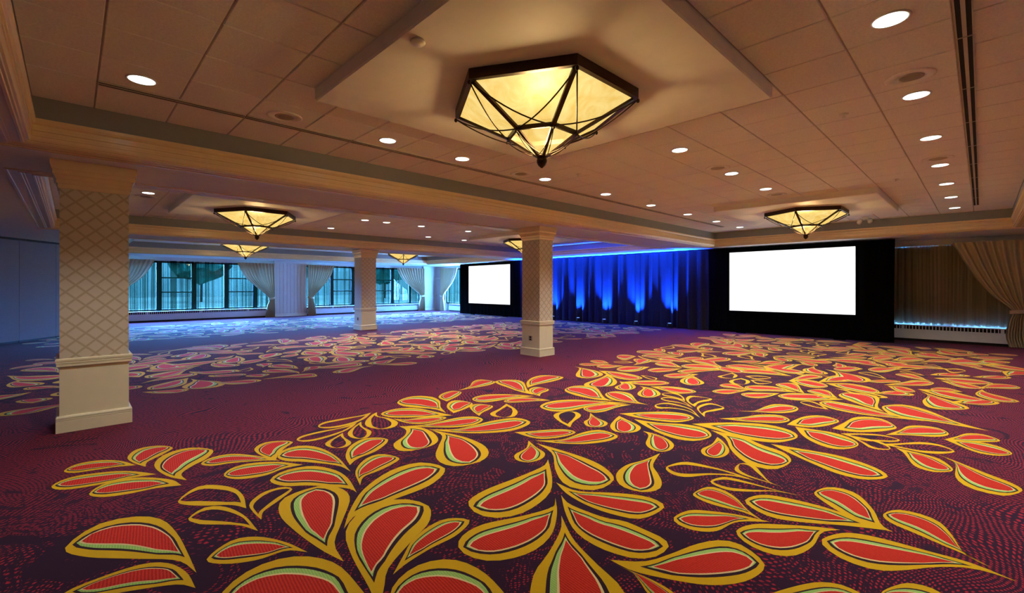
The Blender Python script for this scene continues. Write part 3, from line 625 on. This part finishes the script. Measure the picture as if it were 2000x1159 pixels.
# ------------------------------------------------------------------ columns
def column(loc, wx, wy, label, outlet_face=None):
    c = tag(empty('column', (*loc, 0)), label, 'column')        # loc = corner nearest the camera
    def ring(name, mat, z0, z1, prof):
        m = MB(); V = []; n = len(prof)
        for p, z in prof: V += [(-p, -p, z), (wx + p, -p, z), (wx + p, wy + p, z), (-p, wy + p, z)]
        F = [(i * 4 + k, i * 4 + (k + 1) % 4, (i + 1) * 4 + (k + 1) % 4, (i + 1) * 4 + k) for i in range(n - 1) for k in range(4)]
        F += [(3, 2, 1, 0), tuple(range((n - 1) * 4, n * 4))]; m.add(V, F); return m.build(name, mat, c)
    ring('plinth', 'column_paint', 0, .19, [(.03, .001), (.03, .128), (.026, .130), (.026, .136), (.03, .138), (.03, .148), (.024, .150), (.024, .156), (.03, .158), (.03, .172), (.02, .186), (.0, .19)])
    ring('dado', 'column_paint', .19, .74, [(0, .19), (0, .745)])
    ring('chair_rail', 'column_paint', .74, .84, [(.0, .742), (.026, .752), (.026, .775), (.022, .777), (.022, .783), (.03, .785), (.03, .802), (.026, .804), (.026, .810), (.034, .812), (.034, .832), (.022, .842), (0, .842)])
    ring('shaft', 'wallpaper_lattice', .84, 2.78, [(-.001, .842), (-.001, 2.785)])
    ring('capital', 'crown_paint', 2.78, Z_SOF, [(0, 2.78), (.012, 2.785), (.012, 2.83), (.024, 2.84), (.024, 2.88), (.03, 2.885), (.045, 2.93), (.055, 2.935), (.055, 2.985), (.062, 2.99), (.075, 3.04), (.075, Z_SOF - .002)])
    if outlet_face == 'left':
        p = boxo('outlet_plate', 'outlet', (-.008, .002, wy * .5 - .06, wy * .5 + .06, .36, .48), c)
        for z in (.375, .428): boxo('socket', 'slot_black', (-.011, -.006, wy * .5 - .03, wy * .5 + .03, z, z + .037), p)
    return c
column((-.10, 7.275), .605, .60, 'wide square column with lattice wallpaper at the left, nearest the camera')
column((7.95, 7.275), .48, .58, 'square papered column standing in the middle beside the blue drape', 'left')
column((7.95, 16.47), .60, .60, 'farther square column standing before the right curtained window', 'left')

# ------------------------------------------------------------------ hexagonal ceiling lights
def hexa(r, z): return [(r * math.cos(PI / 3 * k), r * math.sin(PI / 3 * k), z) for k in range(6)]
def arc(a, b, sag, n=10):
    a, b = Vector(a), Vector(b); o = []
    for i in range(n + 1):
        t = i / n; p = a.lerp(b, t); p.z -= sag * 4 * t * (1 - t); o.append(p)
    return o
R1, R2 = .88, .33
def chandelier():
    e = empty('ceiling_light'); zf, z2, z3 = -.085, -.335, -.545
    m = MB(); a, b = hexa(R1, 0), hexa(R1, zf); c, d = hexa(R1 - .05, zf), hexa(R1 - .05, 0)
    V = a + b + c + d; F = []
    for k in range(6):
        j = (k + 1) % 6; F += [(k, j, 6 + j, 6 + k), (6 + k, 6 + j, 12 + j, 12 + k), (12 + k, 12 + j, 18 + j, 18 + k), (18 + k, 18 + j, j, k)]
    m.add(V, F); m.build('frame', 'bronze', e)
    m = MB(); m.add(hexa(R1 - .01, -.004) + hexa(R1 - .01, -.001), [(0, 1, 2, 3, 4, 5), (11, 10, 9, 8, 7, 6)]); m.build('glare_plate', 'glare_plate_dark', e)  # added dark plate stops the lit ceiling panel glaring through the glass
    top, low = hexa(R1 - .045, zf + .005), hexa(R2, z2)
    tip = hexa(.035, z3)
    for k in range(6):
        j = (k + 1) % 6
        g = MB(); g.add([top[k], top[j], low[j], low[k]], [(0, 1, 2, 3)]); g.build('glass_panel', 'art_glass', e)
        g = MB(); g.add([low[k], low[j], tip[j], tip[k]], [(0, 1, 2, 3)]); g.build('lower_glass', 'art_glass', e)
        g = MB(); g.bar(Vector(top[k]) * .995 + Vector((0, 0, -.012)), Vector(low[k]) + Vector((0, 0, -.012)), .04, .022); g.build('rib', 'bronze', e)
        g = MB(); g.bar(Vector(low[k]) + Vector((0, 0, -.01)), Vector(tip[k]) + Vector((0, 0, -.006)), .026, .018); g.build('lower_rib', 'bronze', e)
        g = MB(); g.bar(low[k], low[j], .022, .068); g.build('ring_bar', 'bronze', e)
        g = MB(); oc = Vector(hexa(R1 - .005, zf - .015)[k])
        for q in ((k + 1) % 6, (k - 1) % 6): g.tube(arc(oc, Vector(low[q]) + Vector((0, 0, -.02)), .055), .0065)
        lc = Vector(hexa(R2 + .012, z2 - .04)[k])
        for q in ((k + 1) % 6, (k - 1) % 6): g.tube(arc(lc, Vector(hexa(.05, z3 + .01)[q]), .03, 7), .004)
        g.lathe([(.004, -.03), (.014, -.022), (.016, -.008), (.012, .004), (.004, .01)], tuple(oc), 8); g.lathe([(.003, -.02), (.010, -.014), (.010, .002), (.003, .008)], tuple(lc), 8)
        g.build('wire', 'bronze', e)
    g = MB(); g.lathe([(.02, .02), (.055, .012), (.055, -.005), (.042, -.012), (.05, -.03), (.048, -.055), (.034, -.08), (.014, -.098), (.004, -.105)], (0, 0, z3), 14); g.build('finial', 'bronze', e)
    lamp('chandelier_lamp', 'POINT', e, (0, 0, -.32), CHANDELIER_W, (1.0, .84, .66), shadow_soft_size=.14)
    return e
CL = [['large amber glass hexagon light with bronze ribs, nearest the camera', 'amber glass hexagon light hanging in front of the right screen'],
      ['amber glass hexagon light seen just right of the wide left column', 'amber glass hexagon light half hidden behind the middle column'],
      ['small amber hexagon light before the left curtained window', 'small amber hexagon light before the right curtained window']]
proto = chandelier(); first = True
for i in range(3):
    for j, (x, y) in enumerate(PANELS[i]):
        o = proto if first else copy_tree(proto); first = False
        o.location = (x, y, Z_PANEL); tag(o, CL[i][j], 'ceiling light', 'hexagonal amber glass ceiling lights')

# ------------------------------------------------------------------ downlights
def downlight():
    e = empty('downlight')
    m = MB(); m.lathe([(.098, .0), (.098, -.006), (.112, -.008), (.118, -.004), (.118, .0)], (0, 0, 0), 24); m.build('trim_ring', 'trim_white', e)
    m = MB(); m.lathe([(.001, -.0075), (.097, -.0075), (.097, -.002), (.001, -.002)], (0, 0, 0), 24); m.build('lens', 'lamp_white', e)
    lamp('downlight_lamp', 'SPOT', e, (0, 0, -.03), DOWNLIGHT_W, (1.0, .92, .83), spot_size=math.radians(112), spot_blend=.55, shadow_soft_size=.09)
    return e
rows = [('the row beside the left ceiling slot', BAYS[0], 5.33, [.46, 2.93, 4.14, 5.97, 7.82, 9.64, 11.53, 13.37, 15.2]),
        ('the row beside the right ceiling slot', BAYS[0], .45, [4.15, 5.98, 7.82, 9.68, 11.52, 13.3, 15.16]),
        ('the row between the dropped panels', BAYS[0], 2.90, [6.03, 7.9, 9.62]),
        ('the centre row of the middle bay', BAYS[1], 12.15, [5.97, 6.64, 7.83, 9.69]),
        ('the middle bay row nearer the windows', BAYS[1], 14.58, [6.0, 9.7, 11.42])]
proto = downlight(); first = True
for nm, b, v, us in rows:
    for k, u in enumerate(us):
        o = proto if first else copy_tree(proto); first = False
        o.location = (u, v, Z_CEIL)
        tag(o, 'round downlight, %s in %s' % ('nearest' if k == 0 else ORD[k] + ' from camera', nm), 'downlight', 'round ceiling downlights')
o = copy_tree(proto); o.location = (1.11, 11.66, Z_CEIL); tag(o, 'small round white ceiling downlight close beside the wide left column', 'downlight', 'round ceiling downlights')

# speakers, sprinklers, detectors
def speaker():
    e = empty('ceiling_speaker')
    m = MB(); m.lathe([(.10, 0), (.10, -.004), (.165, -.010), (.18, -.006), (.18, 0)], (0, 0, 0), 24); m.build('rim', 'tile', e)
    m = MB(); m.lathe([(.001, -.003), (.10, -.006), (.10, 0), (.001, 0)], (0, 0, 0), 24)
    for k in range(1, 6): m.lathe([(k * .018 - .004, -.0075), (k * .018 + .004, -.0075), (k * .018 + .004, -.004), (k * .018 - .004, -.004)], (0, 0, 0), 18)
    m.build('grille', 'speaker_grille', e); return e
proto = speaker(); first = True
for (u, v), lab in (((5.42, .45), 'round tan ceiling speaker near the closest downlights by the right slot'), ((9.17, .45), 'round tan ceiling speaker farther along the right ceiling slot'), ((7.38, 2.92), 'round tan ceiling speaker between the two dropped panels'),
                    ((10.37, 2.92), 'round tan ceiling speaker just before the far dropped panel'), ((1.7, 5.38), 'round tan ceiling speaker beside the left ceiling slot near the close panel'), ((5.4, 5.36), 'round tan ceiling speaker farther along the left ceiling slot'),
                    ((1.12, 12.17), 'round ceiling speaker beside the wide left column')):
    o = proto if first else copy_tree(proto); first = False; o.location = (u, v, Z_CEIL); tag(o, lab, 'speaker', 'round ceiling speakers')
def sprinkler():
    e = empty('sprinkler_head'); m = MB(); m.lathe([(.03, 0), (.032, -.006), (.012, -.012), (.010, -.03), (.02, -.034), (.02, -.038), (.004, -.04)], (0, 0, 0), 12); m.build('head', 'trim_white', e)
    m = MB(); m.lathe([(.033, .0), (.046, -.004), (.046, 0)], (0, 0, 0), 16); m.build('escutcheon', 'trim_white', e); return e
proto = sprinkler(); first = True
for (u, v), lab in (((6.07, 1.05), 'tiny sprinkler head in the tiles at the right of the near panel'), ((4.94, 3.0), 'tiny sprinkler head just beyond the large hexagon light'), ((10.39, 1.05), 'tiny sprinkler head in the tiles right of the far panel'),
                    ((6.1, 4.7), 'small sprinkler head in the tiles beyond the large light finial'), ((9.07, 5.0), 'small sprinkler head near the left slot toward the blue drape')):
    o = proto if first else copy_tree(proto); first = False; o.location = (u, v, Z_CEIL); tag(o, lab, 'sprinkler', 'ceiling sprinkler heads')
e = tag(empty('smoke_detector', (1.79, 2.82, Z_PANEL)), 'round plaster-coloured smoke detector on the nearest dropped panel', 'smoke detector')
m = MB(); m.lathe([(.052, 0), (.052, -.018), (.044, -.026), (.001, -.028)], (0, 0, 0), 20); m.build('cover', 'panel_paint', e)
m = MB(); m.lathe([(.0535, -.006), (.0545, -.008), (.0535, -.010)], (0, 0, 0), 20); m.build('vent_ring', 'grid_metal', e)
e = tag(empty('ceiling_camera', (15.5, 2.2, Z_CEIL)), 'small pale twin-lamp fitting on the ceiling right of the far hexagon light', 'fixture')
m = MB(); m.lathe([(.07, 0), (.07, -.03), (.05, -.05), (.001, -.05)], (0, 0, 0), 14); m.build('mount', 'trim_white', e)
for s in (-1, 1):
    m = MB(); m.tube([(0, s * .06, -.05), (-.03, s * .10, -.11)], .012); m.tube([(-.03, s * .10, -.07), (-.12, s * .12, -.15)], .055, 12); m.build('lamp_head', 'trim_white', e)

# slot diffusers
def slots(name, v, u0, u1, seg, label):
    e = tag(empty(name, (u0, v, Z_CEIL)), label, 'air diffuser'); x = 0.0; n = int(round((u1 - u0) / seg)); sg = (u1 - u0) / n
    for k in range(n):
        m = MB(); a, b = k * sg + .004, (k + 1) * sg - .004
        for y0, y1 in ((-.048, -.040), (-.012, .012), (.040, .048)): m.box(a, b, y0, y1, -.016, -.0005, 0)
        m.box(a, a + .006, -.048, .048, -.0155, -.0006, 0); m.box(b - .006, b, -.048, .048, -.0155, -.0006, 0)
        m.box(a, b, -.045, .045, -.0135, -.0008, 1)
        m.build('slot_segment', ['grid_metal', 'slot_black'], e)
slots('slot_diffuser', .088, -.25, 14.95, 1.22, 'long twin-slot black air diffuser along the right side of the tiles')
slots('slot_diffuser', 5.66, .17, 14.7, 1.21, 'long thin black slot diffuser along the left side of the tiles')

# ------------------------------------------------------------------ cloth
def fold_sheet(name, mat, frame, w0, w1, z0, z1, amp, wl, parent=None, seed=1, nz=6, dens=5):
    """hanging cloth; frame(w, d, z) -> world; folds vary in width and depth"""
    r = random.Random(seed); ws = []; w = w0; ph = 0.0
    n = max(8, int((w1 - w0) / wl * dens)); P = []
    k1, k2 = r.uniform(.7, 1.3), r.uniform(0, 6)
    for i in range(n + 1):
        w = w0 + (w1 - w0) * i / n
        ph = 2 * PI * w / wl + 1.1 * math.sin(w * 2.3 * k1 + k2) + .6 * math.sin(w * 5.1 + k2)
        P.append((w, amp * (math.sin(ph) * (1 + .35 * math.sin(w * 1.7 + k2)) + .3 * math.sin(2.3 * ph))))
    m = MB(); V = []; F = []
    for j in range(nz + 1):
        t = j / nz; z = z0 + (z1 - z0) * t
        for i, (w, d) in enumerate(P): V.append(frame(w + .012 * math.sin(3 * t + w * 4), d * (1.15 - .35 * t), z))
    for j in range(nz):
        for i in range(n): F.append((j * (n + 1) + i, j * (n + 1) + i + 1, (j + 1) * (n + 1) + i + 1, (j + 1) * (n + 1) + i))
    m.add(V, F, 0, True); return m.build(name, mat, parent)
def interp(tab, z):
    if z >= tab[0][0]: return tab[0][1]
    for (a, x), (b, y) in zip(tab, tab[1:]):
        if b <= z <= a: t = (a - z) / (a - b); return x + (y - x) * t
    return tab[-1][1]
def smooth_tab(tab):
    P = cr_chain([Vector(p) for p in tab], 5); return [(p.x, p.y) for p in P]
def tied_curtain(label, frame, inner_tab, outer_tab, folds, tie_z, group):
    e = tag(empty('tied_curtain', frame(interp(outer_tab, 0), 0, 0)), label, 'curtain', group); o = Vector(e.location)
    it, ot = smooth_tab(inner_tab), smooth_tab(outer_tab); ztop = inner_tab[0][0]
    m = MB(); nz, n = 34, folds * 8; V = []; F = []
    for j in range(nz + 1):
        z = ztop * (1 - j / nz) + .012; a, b = interp(ot, z), interp(it, z); wd = abs(b - a)
        g = min(1.0, abs(z - tie_z) / .5)
        for i in range(n + 1):
            s = i / n; w = a + (b - a) * s
            ph = 2 * PI * folds * (s + .012 * math.sin(9 * s)) + .5 * math.sin(2 * z)
            d = .11 + (.028 + .042 * g) * math.sin(ph) + .01 * math.sin(2.1 * ph + 1) + .05 * (1 - g) * (1 - (2 * s - 1) ** 2)
            V.append(Vector(frame(w, d, z)) - o)
    for j in range(nz):
        for i in range(n): F.append((j * (n + 1) + i, j * (n + 1) + i + 1, (j + 1) * (n + 1) + i + 1, (j + 1) * (n + 1) + i))
    m.add(V, F, 0, True); m.build('drape', 'curtain', e)
    a, b = interp(ot, tie_z), interp(it, tie_z); lo, hi = min(a, b) - .03, max(a, b) + .03
    m = MB(); V = []; F = []; K = 20
    for k in range(K):
        t = 2 * PI * k / K; w = (lo + hi) / 2 + (hi - lo) / 2 * math.cos(t); d = .12 + .12 * math.sin(t); dz = .05 * (w - a) / (b - a) * -1
        for zz in (-.05, .05): V.append(Vector(frame(w, d, tie_z + zz + dz)) - o)
    for k in range(K): F.append((2 * k, 2 * ((k + 1) % K), 2 * ((k + 1) % K) + 1, 2 * k + 1))
    m.add(V, F, 0, True); m.build('tieback', 'curtain', e); return e
fw = lambda y: (lambda w, d, z: (w, y - d, z))
fs = lambda x: (lambda w, d, z: (x - d, w, z))
for nm, frame, a, b, seed, lab, mat in (('sheer_curtain', fw(YF - .06), WIN1[0] + .02, WIN1[1] - .02, 3, 'turquoise daylit sheer curtain over the left window', 'sheer_cloth'),
                                        ('sheer_curtain', fw(YF - .06), WIN2[0] + .02, WIN2[1] - .02, 5, 'turquoise daylit sheer curtain over the window right of the pier', 'sheer_cloth'),
                                        ('sheer_curtain', fs(XR - .08), WINR[0] + .05, WINR[1] - .05, 8, 'dim brown-green sheer curtain beside the right screen', 'sheer_brown'),
                                        ('sheer_curtain', fs(XR - .08), WINF[0] + .05, WINF[1] - .05, 9, 'sheer curtain showing in the far corner beside the left screen', 'sheer_cloth')):
    tag(fold_sheet(nm, mat, frame, a, b, SILL - .003, HEAD + .02, .028, .16, None, seed), lab, 'sheer curtain', 'sheer curtains')
G = 'tied-back beige curtains'
H_ = 2.92
def edge(w_top, w_tie, w_bot, bend, tie=1.05):
    return [(H_, w_top), (H_ - .75, w_top + (w_tie - w_top) * (.30 - bend)), (H_ - 1.3, w_top + (w_tie - w_top) * .62), (tie, w_tie), (.6, w_tie + (w_bot - w_tie) * .5), (0, w_bot)]
tied_curtain('beige tied-back curtain at the left end of the left window', fw(YF - .27), edge(2.82, 1.2, 1.35, .05), [(H_, .92), (1.05, .95), (0, .90)], 11, 1.05, G)
tied_curtain('beige tied-back curtain on the left side of the striped pier', fw(YF - .27), edge(6.2, 7.72, 7.55, .05), [(H_, 8.03), (1.05, 8.02), (0, 8.03)], 11, 1.05, G)
tied_curtain('beige tied-back curtain on the right side of the striped pier', fw(YF - .27), edge(11.35, 10.1, 10.25, .05), [(H_, 9.79), (1.05, 9.80), (0, 9.79)], 11, 1.05, G)
tied_curtain('beige tied-back curtain at the right end of the far window', fw(YF - .27), edge(15.5, 17.35, 17.2, .05), [(H_, 17.69), (1.05, 17.68), (0, 17.69)], 11, 1.05, G)
tied_curtain('beige tied-back curtain between the corner door and the left screen', fs(XR - .27), edge(24.2, 25.75, 25.6, .05), [(H_, 26.1), (1.05, 26.05), (0, 26.1)], 9, 1.05, G)
tied_curtain('large brown tied-back curtain at the right edge beside the dim sheer', fs(XR - .27), [(H_, .60), (1.95, .15), (1.40, -.19), (1.03, -.55), (.7, -.50), (.33, -.45), (0, -.52)], [(H_, -1.55), (1.6, -1.25), (1.03, -.98), (.5, -1.0), (0, -1.05)], 10, 1.02, G)

# convectors under the windows
def convector(label, frame, w0, w1, depth=.26):
    o = Vector(frame(w0, 0, 0)); e = tag(empty('convector', o), label, 'radiator', 'low white window convectors')
    def bx(m, a, b, d0, d1, z0, z1, mi=0):
        p, q = Vector(frame(a, d0, z0)) - o, Vector(frame(b, d1, z1)) - o
        m.box(min(p.x, q.x), max(p.x, q.x), min(p.y, q.y), max(p.y, q.y), z0, z1, mi)
    m = MB(); bx(m, w0, w1, .0, depth, .08, .365); bx(m, w0, w1, 0, depth - .05, .365, .475); m.build('casing', 'convector', e)
    m = MB(); bx(m, w0, w1, 0, depth - .04, .003, .08); m.build('toe_kick', 'black_metal', e)
    m = MB(); bx(m, w0, w1, 0, depth + .005, .475, .495); m.build('top_shelf', 'convector', e)
    m = MB(); n = int((w1 - w0) / .075)
    bx(m, w0, w1, depth - .049, depth - .045, .365, .475, 1)
    for k in range(n + 1):
        x = w0 + (w1 - w0) * k / n; bx(m, max(w0, x - .009), min(w1, x + .009), depth - .045, depth, .365, .475)
    g = m.build('grille', ['convector', 'slot_black'], e); g['kind'] = 'stuff'
    k = w0 + 1.5
    while k < w1 - .5:
        m = MB(); bx(m, k - .035, k + .035, depth - .045, depth + .004, .36, .48); m.build('joint_cover', 'convector', e); k += 2.1
convector('low white convector with slotted grille below the left window', fw(YF - .0), WIN1[0] + .05, WIN1[1] - .02)
convector('low white convector below the window right of the pier', fw(YF - .0), WIN2[0] + .02, WIN2[1] - .02)
convector('low white convector with slotted grille beside the right screen', fs(XR), WINR[0], 2.6)
convector('low white convector in the far corner beside the left screen', fs(XR), 21.5, 25.3)
# added shade blocks daylight behind the dim sheer; its sill gap leaves a glow
e = tag(empty('added_shade', (XR, .4, SILL)), 'added dark olive shade keeping daylight off the dim sheer', 'shade')
boxo('shade_cloth', 'shade_fabric', (.01, .016, WINR[0] + .01 - .4, WINR[1] - .01 - .4, .09, HEAD - SILL - .004), e)
m = MB(); m.box(.005, .03, WINR[0] + .01 - .4, WINR[1] - .01 - .4, .075, .10); m.build('hem_bar', 'black_metal', e)

# ------------------------------------------------------------------ drapes, screens, uplights
XD = 17.38
def drape_run(name, label, v0, v1, amp, wl, mat, pw, seed):
    e = tag(empty(name, (XD, v0, 0)), label, 'drape'); n = max(1, int(round((v1 - v0) / pw))); w = (v1 - v0) / n
    for k in range(n):
        fr = lambda ww, d, z: (d, ww - v0, z)
        fold_sheet('drape_panel', mat, fr, v0 + k * w, v0 + (k + 1) * w + .02, .012, Z_SOF - .03, amp, wl, e, seed + k, 5, 9)
    m = MB(); m.tube([(0.09, 0, Z_SOF - .07), (0.09, v1 - v0, Z_SOF - .07)], .019, 8); m.build('crossbar', 'black_metal', e)
    return e
drape_run('black_drape', 'black drape surround around the right screen', 1.78, 7.2, .012, .35, 'mask_black', 2.7, 20)
drape_run('pleated_drape', 'pleated drape washed with blue uplight between the two screens', 7.2, 17.3, .075, .40, 'velvet', 1.45, 40)
drape_run('black_drape', 'black drape surround around the left screen', 17.3, 22.6, .012, .35, 'mask_black', 2.65, 60)
for (v0, v1, z0, z1), lab in (((2.69, 6.40, .80, 2.90), 'bright white projection screen at the right, nearest the camera'), ((17.95, 21.56, .68, 2.90), 'bright white projection screen farther left beside the middle column')):
    e = tag(empty('projection_screen', (XD - .13, v0, z0)), lab, 'screen')
    boxo('screen_surface', 'screen', (-.012, -.006, 0, v1 - v0, 0, z1 - z0), e)
    m = MB(); b = .07
    m.box(-.02, .02, -b, 0, -b, z1 - z0 + b); m.box(-.02, .02, v1 - v0, v1 - v0 + b, -b, z1 - z0 + b); m.box(-.02, .02, 0, v1 - v0, -b, 0); m.box(-.02, .02, 0, v1 - v0, z1 - z0, z1 - z0 + b); m.build('screen_border', 'mask_black', e)
    for y in (.4, v1 - v0 - .4):
        m = MB(); m.bar((.0, y, -z0 + .03), (.0, y, -b), .03, .03); m.bar((-.06, y, -z0 + .014), (.05, y, -z0 + .014), .3, .024); m.build('screen_leg', 'mask_black', e)
def uplight():
    e = empty('uplight')
    m = MB(); m.lathe([(.075, .0), (.085, .01), (.085, .13), (.07, .15)], (0, 0, .06), 16); m.build('housing', 'black_metal', e)
    m = MB(); m.lathe([(.001, 0), (.068, 0), (.068, .004), (.001, .004)], (0, 0, .209), 16); m.build('lens', 'led_blue', e)
    m = MB()
    for s in (-1, 1): m.box(-.02, .02, s * .105 - .006, s * .105 + .006, .012, .15)
    m.box(-.12, .12, -.11, .11, .002, .014); m.build('yoke', 'black_metal', e)
    lamp('uplight_lamp', 'SPOT', e, (0, 0, .23), UPLIGHT_W, (.004, .055, 1.0), (0, PI + math.radians(5), 0), spot_size=math.radians(62), spot_blend=1.0, shadow_soft_size=.05)
    return e
proto = uplight(); first = True
for k, v in enumerate((8.65, 10.15, 11.75, 13.2, 14.75, 16.3)):
    o = proto if first else copy_tree(proto); first = False; o.location = (XD - .27, v, 0)
    tag(o, 'small black uplight on the carpet, %s from the right along the blue drape' % ORD[k], 'uplight', 'floor uplights along the drape')

# ------------------------------------------------------------------ folding partition, far left
p0, p1 = Vector((-1.47, 19.5)), Vector((-.32, 21.0)); dr = (p1 - p0).normalized()
a0 = p0 - dr * 3.2; ln = 6.2; rz = math.atan2(dr.y, dr.x)
e = tag(empty('folding_partition', (a0.x, a0.y, 0), rz), 'grey fabric folding partition standing at the far left', 'partition')
npan = 5; w = ln / npan
for k in range(npan):
    m = MB(); m.box(k * w + .004, (k + 1) * w - .004, -.045, .045, .06, Z_SOF - .06); m.build('partition_panel', 'partition', e)
    m = MB(); m.box(k * w + .01, (k + 1) * w - .01, -.035, .035, .003, .06); m.build('floor_seal', 'black_metal', e)
boxo('track', 'black_metal', (0, ln, -.06, .06, Z_SOF - .055, Z_SOF - .002), e)

# ------------------------------------------------------------------ outdoors beyond the windows
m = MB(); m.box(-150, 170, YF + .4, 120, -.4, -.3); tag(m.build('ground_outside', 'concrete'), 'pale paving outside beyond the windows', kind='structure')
def tree(x, y, h, r, seed, label):
    e = tag(empty('tree', (x, y, -.3)), label, 'tree', 'trees outside the windows'); q = random.Random(seed)
    m = MB(); m.tube([(0, 0, 0), (.05, 0, h * .35), (0, .05, h * .6)], .14, 8); m.build('trunk', 'bark', e)
    bm = bmesh.new(); bmesh.ops.create_icosphere(bm, subdivisions=3, radius=r)
    for vtx in bm.verts:
        n = vtx.co.normalized(); k = 1 + .22 * math.sin(n.x * 5 + seed) * math.sin(n.y * 6) + q.uniform(-.13, .13); vtx.co = Vector((n.x * r * k, n.y * r * k, h * .62 + n.z * r * .9 * k))
    me = bpy.data.meshes.new('crown'); bm.to_mesh(me); bm.free(); me.materials.append(MATS['leaf']); link('crown', me, e)
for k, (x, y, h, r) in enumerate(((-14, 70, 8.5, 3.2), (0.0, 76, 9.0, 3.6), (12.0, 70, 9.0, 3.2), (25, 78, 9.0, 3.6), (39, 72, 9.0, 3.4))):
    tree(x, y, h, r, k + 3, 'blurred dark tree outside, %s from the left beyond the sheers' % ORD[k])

e = tag(empty('sky_backdrop', (10, 110, -.3)), 'low blurred building far outside beyond the window sheers', kind='structure')  # added block, sized to keep the bright sky out of the camera's view
boxo('backdrop_face', 'backdrop_blotch', (-150, 150, 0, 6, 0, 8.4), e); boxo('backdrop_top', 'backdrop_blotch', (-150.3, 150.3, -.3, 6.3, 8.4, 8.8), e)
